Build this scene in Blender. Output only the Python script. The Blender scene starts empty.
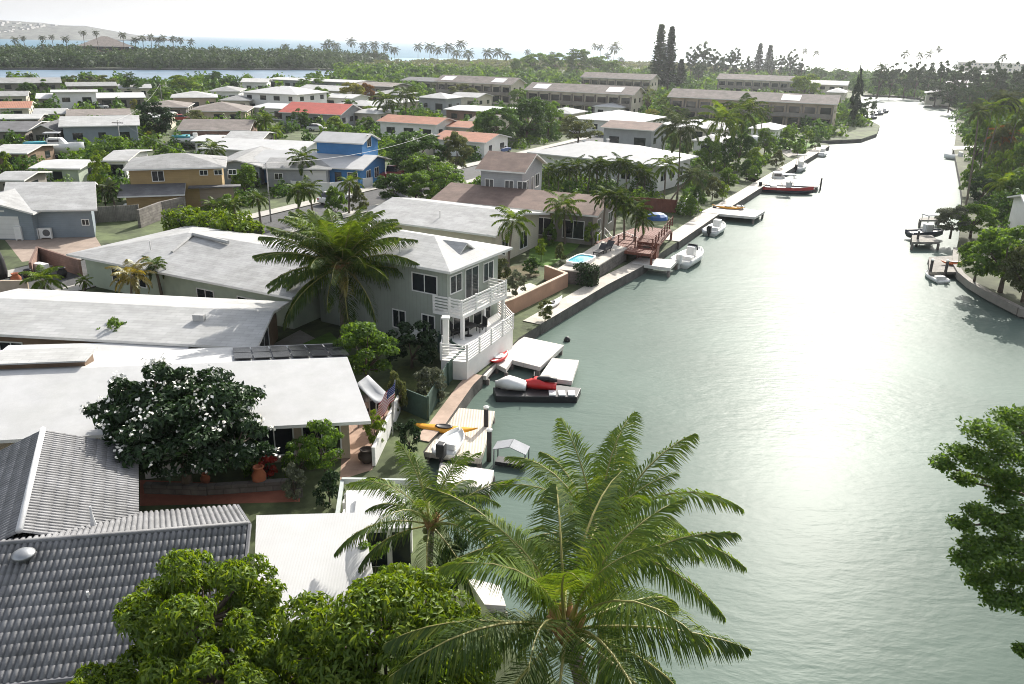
import bpy, math, random
import numpy as np
from mathutils import Vector, Matrix, Euler

# ------------------------------------------------------------------ camera, world, sun, exposure
SC = bpy.context.scene
COL = SC.collection
R_ = math.radians
CAM_H, FPX = 20.0, 804.0
PITCH, ROLL = R_(20.52), R_(1.2)
cp, sp = math.cos(PITCH), math.sin(PITCH)
FWD = Vector((0, cp, -sp)); UP0 = Vector((0, sp, cp)); RT0 = Vector((1, 0, 0))
RT = RT0*math.cos(ROLL) + UP0*math.sin(ROLL)
UP = -RT0*math.sin(ROLL) + UP0*math.cos(ROLL)
cam = bpy.data.cameras.new('camera'); cam_o = bpy.data.objects.new('camera', cam); COL.objects.link(cam_o)
cam.sensor_width = 36.0; cam.lens = 36.0*FPX/1024.0
cam.clip_start = 0.5; cam.clip_end = 40000
mw = Matrix((RT, UP, -FWD)).transposed().to_4x4(); mw.translation = Vector((0, 0, CAM_H)); cam_o.matrix_world = mw
SC.camera = cam_o

SUN_AZ, SUN_EL = R_(23), R_(31)       # azimuth clockwise from the view direction (+Y)
w = bpy.data.worlds.new('World'); SC.world = w; w.use_nodes = True
nt = w.node_tree; nt.nodes.clear()
sky = nt.nodes.new('ShaderNodeTexSky'); sky.sky_type = 'NISHITA'; sky.sun_disc = False
sky.sun_elevation = SUN_EL; sky.sun_rotation = SUN_AZ; sky.altitude = 0
sky.air_density = 1.0; sky.dust_density = 2.5; sky.ozone_density = 1.0
hs = nt.nodes.new('ShaderNodeHueSaturation'); hs.inputs['Saturation'].default_value = 0.4
bgn = nt.nodes.new('ShaderNodeBackground'); bgn.inputs[1].default_value = 0.128
out = nt.nodes.new('ShaderNodeOutputWorld')
# a white haze lies along the horizon and thins upwards
wt = nt.nodes.new('ShaderNodeTexCoord'); ws = nt.nodes.new('ShaderNodeSeparateXYZ'); wr = nt.nodes.new('ShaderNodeMapRange'); wm = nt.nodes.new('ShaderNodeMixRGB')
wr.interpolation_type = 'SMOOTHSTEP'; wr.inputs[1].default_value = .04; wr.inputs[2].default_value = .42; wr.inputs[3].default_value = .85; wr.inputs[4].default_value = 0
wm.inputs[2].default_value = (2.75, 2.75, 2.78, 1)
nt.links.new(wt.outputs['Generated'], ws.inputs[0]); nt.links.new(ws.outputs['Z'], wr.inputs[0]); nt.links.new(wr.outputs[0], wm.inputs[0])
nt.links.new(sky.outputs[0], hs.inputs['Color']); nt.links.new(hs.outputs[0], wm.inputs[1]); nt.links.new(wm.outputs[0], bgn.inputs[0]); nt.links.new(bgn.outputs[0], out.inputs[0])
sun = bpy.data.lights.new('sun', 'SUN'); sun.energy = 3.6; sun.angle = R_(0.5); sun.color = (1.0, 0.95, 0.87)
sun_o = bpy.data.objects.new('sun', sun); COL.objects.link(sun_o)
sdir = Vector((math.sin(SUN_AZ)*math.cos(SUN_EL), math.cos(SUN_AZ)*math.cos(SUN_EL), math.sin(SUN_EL)))
sun_o.rotation_euler = sdir.to_track_quat('Z', 'Y').to_euler(); sun_o.location = sdir*60
SC.view_settings.view_transform = 'Standard'; SC.view_settings.look = 'None'
SC.view_settings.exposure = 1.1; SC.view_settings.gamma = 1.0
HAZE_D = 0.00013
SC.cycles.max_bounces = 6; SC.cycles.diffuse_bounces = 3; SC.cycles.glossy_bounces = 2
SC.cycles.transmission_bounces = 3; SC.cycles.transparent_max_bounces = 6; SC.cycles.volume_bounces = 0
SC.cycles.filter_width = 1.0
SC.cycles.sample_clamp_indirect = 4; SC.cycles.use_denoising = True
SC.cycles.caustics_reflective = False; SC.cycles.caustics_refractive = False

# ------------------------------------------------------------------ where things stand
def ray(px, py): return FWD + RT*((px-512)/FPX) + UP*((342-py)/FPX)
def G(px, py, z=1.3):
    d = ray(px, py); t = (z-CAM_H)/d.z
    return Vector((d.x*t, d.y*t, z))
def PJ(v):
    v = Vector(v) - Vector((0, 0, CAM_H)); d = v.dot(FWD)
    return 512+FPX*v.dot(RT)/d, 342-FPX*v.dot(UP)/d, d
def ZAT(x, y, py):
    lo, hi = -5.0, 90.0
    for _ in range(40):
        m = (lo+hi)/2
        if PJ((x, y, m))[1] > py: lo = m
        else: hi = m
    return lo

# ------------------------------------------------------------------ materials
MATS = {}
def nodes_of(name):
    m = bpy.data.materials.new(name); m.use_nodes = True
    n = m.node_tree; n.nodes.clear()
    return m, n
def mat(name, col, rough=.75, var=.18, scale=3., bump=0., bscale=None, metal=0., spec=.4, tex=None, tsize=1., tcol=None):
    """principled with noise-broken colour; tex: 'shingle', 'rib', 'board', 'tilewall', 'slab' adds surface relief"""
    if name in MATS: return MATS[name]
    m, n = nodes_of(name); N = n.nodes.new; L = n.links.new
    o = N('ShaderNodeOutputMaterial'); p = N('ShaderNodeBsdfPrincipled'); L(p.outputs[0], o.inputs[0])
    p.inputs['Roughness'].default_value = rough; p.inputs['Metallic'].default_value = metal
    p.inputs['Specular IOR Level'].default_value = spec
    tc = N('ShaderNodeTexCoord'); src = tc.outputs['Object']
    nz = N('ShaderNodeTexNoise'); nz.inputs['Scale'].default_value = scale; nz.inputs['Detail'].default_value = 6; nz.inputs['Roughness'].default_value = .65
    L(src, nz.inputs['Vector'])
    cr = N('ShaderNodeValToRGB'); cr.color_ramp.elements[0].position = .3; cr.color_ramp.elements[1].position = .72
    c = Vector(col)
    lo = c*(1-var); hi = c*(1+var*.7)
    cr.color_ramp.elements[0].color = (*lo, 1); cr.color_ramp.elements[1].color = (min(hi.x, .9), min(hi.y, .9), min(hi.z, .9), 1)
    L(nz.outputs[0], cr.inputs[0]); colour = cr.outputs[0]; h = None
    if tex in ('shingle', 'tilewall', 'slab', 'stone'):
        b = N('ShaderNodeTexBrick'); mp = N('ShaderNodeMapping')
        L(src, mp.inputs[0]); L(mp.outputs[0], b.inputs[0])
        b.inputs['Scale'].default_value = 1.0
        bw, bh, ms = {'shingle': (.9, .3, .012), 'tilewall': (.4, .2, .012), 'slab': (1.2, 1.2, .01), 'stone': (.7, .28, .03)}[tex]
        b.inputs['Brick Width'].default_value = bw*tsize; b.inputs['Row Height'].default_value = bh*tsize; b.inputs['Mortar Size'].default_value = ms*tsize
        b.inputs['Color1'].default_value = (.9, .9, .9, 1); b.inputs['Color2'].default_value = (1.08, 1.08, 1.08, 1); b.inputs['Mortar'].default_value = (.72, .72, .72, 1)
        if tex in ('tilewall', 'stone'): mp.inputs['Rotation'].default_value = (R_(90), 0, 0)
        mx = N('ShaderNodeMixRGB'); mx.blend_type = 'MULTIPLY'; mx.inputs[0].default_value = .9
        L(colour, mx.inputs[1]); L(b.outputs[0], mx.inputs[2]); colour = mx.outputs[0]; h = b.outputs[0]
    elif tex in ('rib', 'board', 'seam', 'batten'):
        wv = N('ShaderNodeTexWave'); wv.wave_type = 'BANDS'
        wv.bands_direction = {'rib': 'X', 'seam': 'Y', 'board': 'Z', 'batten': 'X'}[tex]
        wv.inputs['Scale'].default_value = .314/tsize; wv.wave_profile = 'SIN' if tex == 'rib' else 'SAW'
        L(src, wv.inputs[0])
        r2 = N('ShaderNodeValToRGB'); r2.color_ramp.elements[0].color = (.78, .78, .78, 1); r2.color_ramp.elements[1].color = (1, 1, 1, 1)
        r2.color_ramp.elements[1].position = .25
        L(wv.outputs[0], r2.inputs[0])
        mx = N('ShaderNodeMixRGB'); mx.blend_type = 'MULTIPLY'; mx.inputs[0].default_value = .3 if 'roof' in name else .6
        L(colour, mx.inputs[1]); L(r2.outputs[0], mx.inputs[2]); colour = mx.outputs[0]; h = wv.outputs[0]
    # streaks of dirt and weathering, broad and irregular
    n2 = N('ShaderNodeTexNoise'); n2.inputs['Scale'].default_value = .35; n2.inputs['Detail'].default_value = 8; n2.inputs['Roughness'].default_value = .7
    L(src, n2.inputs['Vector'])
    r3 = N('ShaderNodeValToRGB'); r3.color_ramp.elements[0].position = .35; r3.color_ramp.elements[1].position = .6
    k = 1-var*.8; r3.color_ramp.elements[0].color = (k, k, k*.98, 1); r3.color_ramp.elements[1].color = (1, 1, 1, 1)
    L(n2.outputs[0], r3.inputs[0])
    m3 = N('ShaderNodeMixRGB'); m3.blend_type = 'MULTIPLY'; m3.inputs[0].default_value = 1
    L(colour, m3.inputs[1]); L(r3.outputs[0], m3.inputs[2])
    L(m3.outputs[0], p.inputs['Base Color'])
    if bump or h:
        bp = N('ShaderNodeBump'); bp.inputs['Strength'].default_value = bump or .35; bp.inputs['Distance'].default_value = .05
        if h: L(h, bp.inputs['Height'])
        else:
            n4 = N('ShaderNodeTexNoise'); n4.inputs['Scale'].default_value = bscale or 12; n4.inputs['Detail'].default_value = 5
            L(src, n4.inputs['Vector']); L(n4.outputs[0], bp.inputs['Height'])
        L(bp.outputs[0], p.inputs['Normal'])
    MATS[name] = m
    return m
def leafmat(name, col, col2=None, trans=.4, gloss=.022):
    """thin leaf: diffuse + translucent + a weak waxy gloss; colour differs leaf by leaf and clump by clump"""
    if name in MATS: return MATS[name]
    m, n = nodes_of(name); N = n.nodes.new; L = n.links.new
    o = N('ShaderNodeOutputMaterial')
    g = N('ShaderNodeNewGeometry'); tc = N('ShaderNodeTexCoord'); oi = N('ShaderNodeObjectInfo')
    nz = N('ShaderNodeTexNoise'); nz.inputs['Scale'].default_value = 2.2; nz.inputs['Detail'].default_value = 3
    L(tc.outputs['Object'], nz.inputs['Vector'])
    a = N('ShaderNodeMath'); a.operation = 'MULTIPLY_ADD'; a.inputs[1].default_value = .55; L(g.outputs['Random Per Island'], a.inputs[0])
    b = N('ShaderNodeMath'); b.operation = 'MULTIPLY_ADD'; b.inputs[1].default_value = .7; b.inputs[2].default_value = -.13
    L(nz.outputs[0], b.inputs[0]); L(b.outputs[0], a.inputs[2])
    cr = N('ShaderNodeValToRGB'); c = Vector(col); d = Vector(col2) if col2 else Vector((min(c.x*1.9, .5), min(c.y*1.6, .5), c.z*1.2))
    cr.color_ramp.elements[0].color = (*(c*.72), 1); cr.color_ramp.elements[1].color = (*d, 1)
    e = cr.color_ramp.elements.new(.5); e.color = (*c, 1)
    L(a.outputs[0], cr.inputs[0])
    hv = N('ShaderNodeHueSaturation'); L(cr.outputs[0], hv.inputs['Color'])
    v = N('ShaderNodeMath'); v.operation = 'MULTIPLY_ADD'; v.inputs[1].default_value = .3; v.inputs[2].default_value = .85; L(oi.outputs['Random'], v.inputs[0]); L(v.outputs[0], hv.inputs['Value'])
    df = N('ShaderNodeBsdfDiffuse'); L(hv.outputs[0], df.inputs[0])
    tr = N('ShaderNodeBsdfTranslucent')
    h2 = N('ShaderNodeHueSaturation'); h2.inputs['Hue'].default_value = .485; h2.inputs['Saturation'].default_value = 1.1; h2.inputs['Value'].default_value = 1.5
    L(hv.outputs[0], h2.inputs['Color']); L(h2.outputs[0], tr.inputs[0])
    mx = N('ShaderNodeMixShader'); mx.inputs[0].default_value = trans; L(df.outputs[0], mx.inputs[1]); L(tr.outputs[0], mx.inputs[2])
    gl = N('ShaderNodeBsdfGlossy'); gl.inputs['Roughness'].default_value = .5; gl.inputs[0].default_value = (.9, .95, .9, 1)
    m2 = N('ShaderNodeMixShader'); m2.inputs[0].default_value = gloss; L(mx.outputs[0], m2.inputs[1]); L(gl.outputs[0], m2.inputs[2])
    L(m2.outputs[0], o.inputs[0])
    MATS[name] = m
    return m

# ------------------------------------------------------------------ mesh building
class MB:
    def __init__(s): s.v = []; s.f = []; s.m = []
    def add(s, vs, fs, mi=0):
        o = len(s.v); s.v += [tuple(v) for v in vs]; s.f += [tuple(i+o for i in f) for f in fs]; s.m += [mi]*len(fs); return s
    def box(s, x0, x1, y0, y1, z0, z1, mi=0):
        return s.add([(x0,y0,z0),(x1,y0,z0),(x1,y1,z0),(x0,y1,z0),(x0,y0,z1),(x1,y0,z1),(x1,y1,z1),(x0,y1,z1)],
                     [(3,2,1,0),(4,5,6,7),(0,1,5,4),(1,2,6,5),(2,3,7,6),(3,0,4,7)], mi)
    def prism(s, poly, z0, z1, mi=0, side=None):
        n = len(poly); a = sum(poly[i][0]*poly[(i+1)%n][1]-poly[(i+1)%n][0]*poly[i][1] for i in range(n))
        if a < 0: poly = poly[::-1]
        vs = [(p[0], p[1], z0) for p in poly]+[(p[0], p[1], z1) for p in poly]
        s.add(vs, [tuple(range(n, 2*n))], mi); k = len(s.v)-2*n
        fs = [tuple(range(n-1, -1, -1))]+[(i, (i+1)%n, n+(i+1)%n, n+i) for i in range(n)]
        s.f += [tuple(i+k for i in f) for f in fs]; s.m += [mi if side is None else side]*len(fs); return s
    def tube(s, pts, rad, n=8, mi=0, cap=True):
        pts = [Vector(p) for p in pts]; rs = rad if hasattr(rad, '__len__') else [rad]*len(pts); vs = []
        ref = Vector((0, 0, 1))
        for i, p in enumerate(pts):
            t = (pts[min(i+1, len(pts)-1)]-pts[max(i-1, 0)]).normalized()
            a = t.cross(ref if abs(t.z) < .9 else Vector((0, 1, 0))).normalized(); b = t.cross(a)
            vs += [p+(a*math.cos(2*math.pi*k/n)+b*math.sin(2*math.pi*k/n))*rs[i] for k in range(n)]
        fs = [(i*n+k, i*n+(k+1)%n, (i+1)*n+(k+1)%n, (i+1)*n+k) for i in range(len(pts)-1) for k in range(n)]
        if cap: fs += [tuple(range(n-1, -1, -1)), tuple(range((len(pts)-1)*n, len(pts)*n))]
        return s.add(vs, fs, mi)
    def lathe(s, prof, n=16, c=(0, 0, 0), mi=0):
        vs = [(c[0]+r*math.cos(2*math.pi*k/n), c[1]+r*math.sin(2*math.pi*k/n), c[2]+z) for r, z in prof for k in range(n)]
        fs = [(i*n+k, i*n+(k+1)%n, (i+1)*n+(k+1)%n, (i+1)*n+k) for i in range(len(prof)-1) for k in range(n)]
        fs += [tuple(range(n-1, -1, -1)), tuple(range((len(prof)-1)*n, len(prof)*n))]
        return s.add(vs, fs, mi)
    def loft(s, rings, mi=0, cap=True):
        n = len(rings[0]); vs = [p for r in rings for p in r]
        fs = [(i*n+k, i*n+(k+1)%n, (i+1)*n+(k+1)%n, (i+1)*n+k) for i in range(len(rings)-1) for k in range(n)]
        if cap: fs += [tuple(range(n-1, -1, -1)), tuple(range((len(rings)-1)*n, len(rings)*n))]
        return s.add(vs, fs, mi)
    def mesh(s, name, mats, smooth=False):
        me = bpy.data.meshes.new(name); me.from_pydata(s.v, [], s.f)
        for m in (mats if isinstance(mats, (list, tuple)) else [mats]): me.materials.append(m)
        if max(s.m, default=0): me.polygons.foreach_set('material_index', s.m)
        if smooth: me.polygons.foreach_set('use_smooth', [True]*len(s.f))
        me.update(); return me
    def build(s, name, mats, parent=None, smooth=False, bevel=0.):
        o = link(name, s.mesh(name, mats, smooth), parent)
        if bevel:
            b = o.modifiers.new('bevel', 'BEVEL'); b.width = bevel; b.segments = 2; b.limit_method = 'ANGLE'
        return o
def link(name, data, parent=None):
    o = bpy.data.objects.new(name, data); COL.objects.link(o)
    if parent is not None: o.parent = parent
    return o
def npmesh(name, V, Fq, mats, mi=None, smooth=False):
    """mesh from a vertex array and an array of quads"""
    me = bpy.data.meshes.new(name); V = np.asarray(V, np.float32); Fq = np.asarray(Fq, np.int32)
    k = Fq.shape[1]
    me.vertices.add(len(V)); me.vertices.foreach_set('co', V.ravel())
    me.loops.add(Fq.size); me.loops.foreach_set('vertex_index', Fq.ravel())
    me.polygons.add(len(Fq)); me.polygons.foreach_set('loop_start', np.arange(0, Fq.size, k, dtype=np.int32))
    try: me.polygons.foreach_set('loop_total', np.full(len(Fq), k, np.int32))
    except Exception: pass
    for m in (mats if isinstance(mats, (list, tuple)) else [mats]): me.materials.append(m)
    if mi is not None: me.polygons.foreach_set('material_index', np.asarray(mi, np.int32))
    if smooth: me.polygons.foreach_set('use_smooth', np.ones(len(Fq), bool))
    me.update(calc_edges=True); me.validate(); return me
def tag(o, label=None, cat=None, group=None, kind=None):
    if label: o['label'] = label
    if cat: o['category'] = cat
    if group: o['group'] = group
    if kind: o['kind'] = kind
    return o
def thing(name, label, cat, loc, rz=0., group=None):
    o = link(name, None); o.location = loc; o.rotation_euler = (0, 0, rz)
    return tag(o, label, cat, group)
ORD = 'first second third fourth fifth sixth seventh eighth ninth tenth eleventh twelfth thirteenth fourteenth fifteenth sixteenth seventeenth eighteenth nineteenth twentieth'.split()
def nth(i):
    if i < 20: return ORD[i]
    return {2: 'twenty', 3: 'thirty', 4: 'forty'}[(i+1)//10]+'-'+ORD[(i+1) % 10-1] if (i+1) % 10 else {3: 'thirtieth', 4: 'fortieth'}[(i+1)//10]
# ------------------------------------------------------------------ water, land, roads
LZ = 0.8                                            # land level above the canal
def watermat(name, col, rough, s1, s2, dist, bump, spec=.5):
    m, n = nodes_of(name); N = n.nodes.new; L = n.links.new
    o = N('ShaderNodeOutputMaterial'); p = N('ShaderNodeBsdfPrincipled'); L(p.outputs[0], o.inputs[0])
    p.inputs['Roughness'].default_value = rough; p.inputs['IOR'].default_value = 1.33
    p.inputs['Specular IOR Level'].default_value = spec
    tc = N('ShaderNodeTexCoord')
    nz = N('ShaderNodeTexNoise'); nz.inputs['Scale'].default_value = .06; nz.inputs['Detail'].default_value = 4; L(tc.outputs['Object'], nz.inputs['Vector'])
    cr = N('ShaderNodeValToRGB'); c = Vector(col)
    cr.color_ramp.elements[0].position = .35; cr.color_ramp.elements[1].position = .7
    cr.color_ramp.elements[0].color = (*(c*.82), 1); cr.color_ramp.elements[1].color = (*(c*1.15), 1)
    L(nz.outputs[0], cr.inputs[0]); L(cr.outputs[0], p.inputs['Base Color'])
    mp = N('ShaderNodeMapping'); mp.inputs['Rotation'].default_value = (0, 0, R_(25)); mp.inputs['Scale'].default_value = (.55, 1.25, 1)
    L(tc.outputs['Object'], mp.inputs[0])
    a = N('ShaderNodeTexNoise'); a.inputs['Scale'].default_value = s1; a.inputs['Detail'].default_value = 5; a.inputs['Distortion'].default_value = .6; L(mp.outputs[0], a.inputs['Vector'])
    b = N('ShaderNodeTexNoise'); b.inputs['Scale'].default_value = s2; b.inputs['Detail'].default_value = 2; L(mp.outputs[0], b.inputs['Vector'])
    # calm lanes and breeze-ruffled lanes
    k = N('ShaderNodeTexNoise'); k.inputs['Scale'].default_value = .05; k.inputs['Detail'].default_value = 3; L(mp.outputs[0], k.inputs['Vector'])
    kr = N('ShaderNodeMapRange'); kr.inputs[1].default_value = .35; kr.inputs[2].default_value = .65; kr.inputs[3].default_value = .35; kr.inputs[4].default_value = 1.0; L(k.outputs[0], kr.inputs[0])
    ad = N('ShaderNodeMath'); ad.operation = 'MULTIPLY_ADD'; ad.inputs[1].default_value = .45; L(b.outputs[0], ad.inputs[0]); L(a.outputs[0], ad.inputs[2])
    mu = N('ShaderNodeMath'); mu.operation = 'MULTIPLY'; L(ad.outputs[0], mu.inputs[0]); L(kr.outputs[0], mu.inputs[1])
    bp = N('ShaderNodeBump'); bp.inputs['Strength'].default_value = bump; bp.inputs['Distance'].default_value = dist
    L(mu.outputs[0], bp.inputs['Height']); L(bp.outputs[0], p.inputs['Normal'])
    return m
canal_mat = watermat('canal_water', (.11, .152, .128), .38, .8, 3.0, .12, .38, .05)
ocean_mat = watermat('ocean_water', (.045, .15, .22), .45, .12, .6, 1.0, .5, .25)
lagoon_mat = watermat('lagoon_water', (.13, .20, .27), .35, .5, 2.0, .2, .5, .4)
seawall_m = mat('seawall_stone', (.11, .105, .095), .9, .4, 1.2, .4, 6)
def sheet(name, poly, z, m, kind='structure', thick=None):
    b = MB()
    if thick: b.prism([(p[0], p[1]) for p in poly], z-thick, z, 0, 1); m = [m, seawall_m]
    else:
        a = sum(poly[i][0]*poly[(i+1) % len(poly)][1]-poly[(i+1) % len(poly)][0]*poly[i][1] for i in range(len(poly)))
        if a < 0: poly = poly[::-1]
        b.add([(p[0], p[1], z) for p in poly], [tuple(range(len(poly)))])
    return tag(b.build(name, m), kind=kind)
sheet('canal', [(-900, -200), (900, -200), (900, 900), (-900, 900)], 0.0, canal_mat)
OC = MB(); OC.add([(-14000, 640, -.02), (-900, 640, -.02), (-900, 900.0, -.02), (900, 900, -.02), (900, 640, -.02), (14000, 640, -.02), (14000, 15000, -.02), (-14000, 15000, -.02)], [tuple(range(8))])
tag(OC.build('ocean', ocean_mat), kind='structure')
sheet('lagoon', [(-900, 200), (-96, 360), (-96, 540), (-140, 560), (-900, 560)], .012, lagoon_mat)
# the far shore's pale shallows
sheet('shallow_water', [(-420, 700), (-60, 830), (240, 960), (240, 1060), (-80, 960), (-460, 800)], .03, watermat('shallow_sea', (.16, .30, .36), .4, .2, .8, .5, .4, .3))

ground_mat = mat('ground', (.095, .12, .05), .95, .5, .35, .3, 3)
dry_mat = mat('far_ground', (.10, .11, .065), .95, .45, .12)
edgeL = [(4.2, -30), (4.2, 12), (3.2, 19), (.4, 21.5), (-1.5, 25.5), (-3.3, 31), (-4.3, 35.5), (-3.7, 38.1), (-2.4, 43.8), (.5, 52.2), (7.8, 65.5), (11.6, 71.6), (23.9, 95.5), (44, 133), (65.4, 171.9), (66.5, 176), (64, 180), (70, 183), (78, 187),
         (87, 200), (97, 222), (106, 258), (128, 312), (152, 372)]
shoreB = [(170, 600), (200, 880), (88, 945), (-30, 855), (-110, 770), (-130, 640), (-118, 540)]
lag = [(-96, 470), (-100, 386), (-150, 362), (-210, 338), (-420, 250), (-420, -30)]
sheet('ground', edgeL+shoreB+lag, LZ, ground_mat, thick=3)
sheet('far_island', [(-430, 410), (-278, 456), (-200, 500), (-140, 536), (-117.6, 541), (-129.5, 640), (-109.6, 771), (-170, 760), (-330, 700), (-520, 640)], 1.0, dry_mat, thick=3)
edgeR = [(19, -30), (20, 8), (20.5, 22), (24, 30), (40, 40), (57, 56)]+[tuple(G(x, y, LZ).xy) for x, y in ((1024, 309), (1010, 302), (990, 292), (973, 282), (962, 273), (956, 263), (957, 248), (960, 232), (962, 215), (962, 195), (960, 180), (957, 165), (954, 150), (957, 130), (957, 112), (945, 105), (930, 101), (917, 97.5), (904, 96))]+[(153.2, 371)]
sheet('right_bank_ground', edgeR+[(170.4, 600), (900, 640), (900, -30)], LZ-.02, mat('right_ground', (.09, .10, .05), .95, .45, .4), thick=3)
# hills across the bay, pale with distance
hb = MB()
prof = [(-3000, 2150, 10), (-2700, 2250, 95), (-2300, 2350, 92), (-2000, 2400, 86), (-1780, 2420, 74), (-1600, 2440, 62), (-1420, 2450, 44), (-1240, 2460, 36), (-1080, 2480, 3)]
fr = []; mid = []; tp = []
rh = random.Random(3)
for (x, y, h) in prof:
    for k in range(4):
        j = rh.uniform(-.07, .07)
        pass
pts = []
for i in range(len(prof)-1):
    for k in range(6):
        t = k/6; a, b = prof[i], prof[i+1]
        pts.append(tuple(a[q]+(b[q]-a[q])*t for q in range(3)))
pts.append(prof[-1])
rows = [[(x-.25*0, y-420, -2) for x, y, h in pts], [(x, y-250, max(h*.45*(1+rh.uniform(-.2, .2)), .1)) for x, y, h in pts], [(x, y-110, max(h*.8*(1+rh.uniform(-.1, .1)), .2)) for x, y, h in pts],
        [(x, y, max(h*(1+rh.uniform(-.05, .05)), .3)) for x, y, h in pts], [(x, y+500, -2) for x, y, h in pts]]
hb.loft(rows, cap=False)
tag(hb.build('hills', mat('hill', (.15, .155, .135), .95, .7, .03), smooth=True), kind='structure')
hh = MB()
for i in range(260):
    t = rh.random()*(len(pts)-8); i0 = int(t); r = rh.uniform(.8, 2.6); j = int(r); f = r-j
    a = Vector(rows[j][i0]).lerp(Vector(rows[j+1][i0]), f); s = rh.uniform(3, 7)
    hh.box(a.x-s, a.x+s, a.y-6, a.y+6, a.z-4, a.z+rh.uniform(2, 5))
tag(hh.build('hillside_houses', mat('far_white', (.48, .47, .45), .8, .1)), kind='stuff')

# roads, pavements, lawns: thin sheets laid on the land
asphalt = mat('asphalt', (.085, .085, .085), .9, .25, 2., .3, 40)
concrete = mat('concrete', (.42, .40, .36), .85, .18, 1.2, .2, 25)
path_mat = mat('path_concrete', (.50, .46, .40), .85, .16, 1.5, .2, 25, tex='slab')
redpave = mat('red_paving', (.36, .13, .08), .85, .2, 2., tex='tilewall')
lawn_mat = mat('lawn', (.11, .21, .03), .95, .35, 1.6, .5, 30)
dim_lawn = mat('dry_lawn', (.085, .105, .03), .95, .45, 1.2, .5, 30)
def q(*px, z=LZ): return [G(x, y, z) for x, y in px]
u = Vector((math.cos(R_(63)), math.sin(R_(63)))); v = Vector((-u.y, u.x))
def strip(name, p, l0, l1, w0, w1, z, m, thick=None):
    p = Vector((p.x, p.y)); return sheet(name, [p+u*l0+v*w0, p+u*l1+v*w0, p+u*l1+v*w1, p+u*l0+v*w1], z, m, thick=thick)
RP = G(262, 226, LZ)                                # a point on the side street
strip('street', RP, -42, 120, -3.2, 3.2, LZ+.004, asphalt)
strip('pavement', RP, -42, 120, 3.25, 5.2, LZ+.11, concrete, .2)
strip('pavement', RP, -42, 120, -5.0, -3.25, LZ+.11, concrete, .2)
sheet('driveway', q((5, 240), (95, 236), (105, 252), (22, 262)), LZ+.012, mat('driveway', (.33, .26, .21), .9, .2, 1., tex='slab'))
sheet('lawn', q((528, 262), (533, 228), (590, 232), (577, 248), (548, 268)), LZ+.008, lawn_mat)
sheet('lawn', q((372, 400), (400, 366), (452, 368), (430, 402), (405, 420)), LZ+.008, dim_lawn)
sheet('lawn', q((770, 156), (792, 139), (818, 143), (800, 152)), LZ+.008, lawn_mat)
sheet('lawn', q((300, 345), (330, 332), (350, 352), (312, 362)), LZ+.008, lawn_mat)
sheet('patio', q((140, 506), (300, 502), (300, 486), (140, 480)), LZ+.008, redpave)
sheet('patio', q((258, 352), (300, 330), (340, 352), (330, 372), (250, 372)), LZ+.006, mat('patio_slab', (.30, .28, .25), .85, .2, 2, tex='slab'))
sheet('patio', q((340, 480), (345, 400), (405, 395), (398, 412), (372, 470)), LZ+.006, mat('tan_paving', (.40, .27, .20), .85, .15, 2, tex='slab'))
# canal-side walks with their edge
def walk(name, pts, wd, m):
    L = []; R = []
    for i, p in enumerate(pts):
        a = pts[max(i-1, 0)]; b = pts[min(i+1, len(pts)-1)]; d = Vector((b[0]-a[0], b[1]-a[1])).normalized(); nrm = Vector((-d.y, d.x))
        R.append((p[0]+d.y*.15, p[1]-d.x*.15)); L.append((p[0]+nrm.x*wd, p[1]+nrm.y*wd))
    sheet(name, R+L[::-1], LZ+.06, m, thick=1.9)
walk('canal_walk', [(1.9, 55.0), (7.8, 65.5), (11.6, 71.6), (14, 76.3)], 1.3, path_mat)
walk('canal_walk', [(17, 82), (23.9, 95.5), (33, 112.5), (44, 133), (65.2, 171.9)], 1.8, path_mat)
walk('canal_walk', [(-4.25, 36.5), (-3.7, 38.1), (-2.4, 43.8), (-1.9, 45.3)], .7, mat('tan_walk', (.42, .31, .24), .85, .2, 2))
# ------------------------------------------------------------------ houses
glass = mat('window_glass', (.02, .025, .03), .12, .3, .8, spec=.6)
white = mat('white_paint', (.74, .73, .70), .55, .07, 1.5)
fascia = mat('fascia_white', (.68, .67, .64), .6, .08, 1.2)
darkwood = mat('dark_wood', (.06, .045, .035), .8, .3, 2)
tanwood = mat('tan_wood', (.30, .19, .12), .8, .3, 2, tex='batten', tsize=.15)
steel = mat('steel', (.35, .36, .37), .4, .15, 3, metal=.7)
ROOF = {
 'ribbed': mat('ribbed_white_roof', (.47, .47, .465), .75, .08, .5, tex='rib', tsize=.1, bump=.05),
 'white': mat('white_roof', (.43, .43, .42), .8, .15, .8, tex='shingle', bump=.2),
 'bright': mat('bright_white_roof', (.47, .47, .465), .75, .10, .8, tex=None, bump=.05),
 'pale': mat('pale_grey_roof', (.37, .37, .365), .85, .14, .7, tex='shingle', bump=.3),
 'grey': mat('grey_roof', (.29, .29, .285), .85, .18, .7, tex='shingle', bump=.35),
 'dark': mat('charcoal_roof', (.13, .13, .135), .9, .25, .7, tex='shingle', bump=.4),
 'taupe': mat('taupe_roof', (.22, .19, .17), .9, .22, .7, tex='shingle', bump=.4),
 'brown': mat('brown_roof', (.20, .14, .115), .9, .2, .7, tex='shingle', bump=.4),
 'red': mat('red_roof', (.42, .075, .05), .7, .15, .7, tex='rib', tsize=.5),
 'terra': mat('terracotta_roof', (.36, .16, .10), .85, .22, .9, tex='rib', tsize=.35)}
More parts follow.
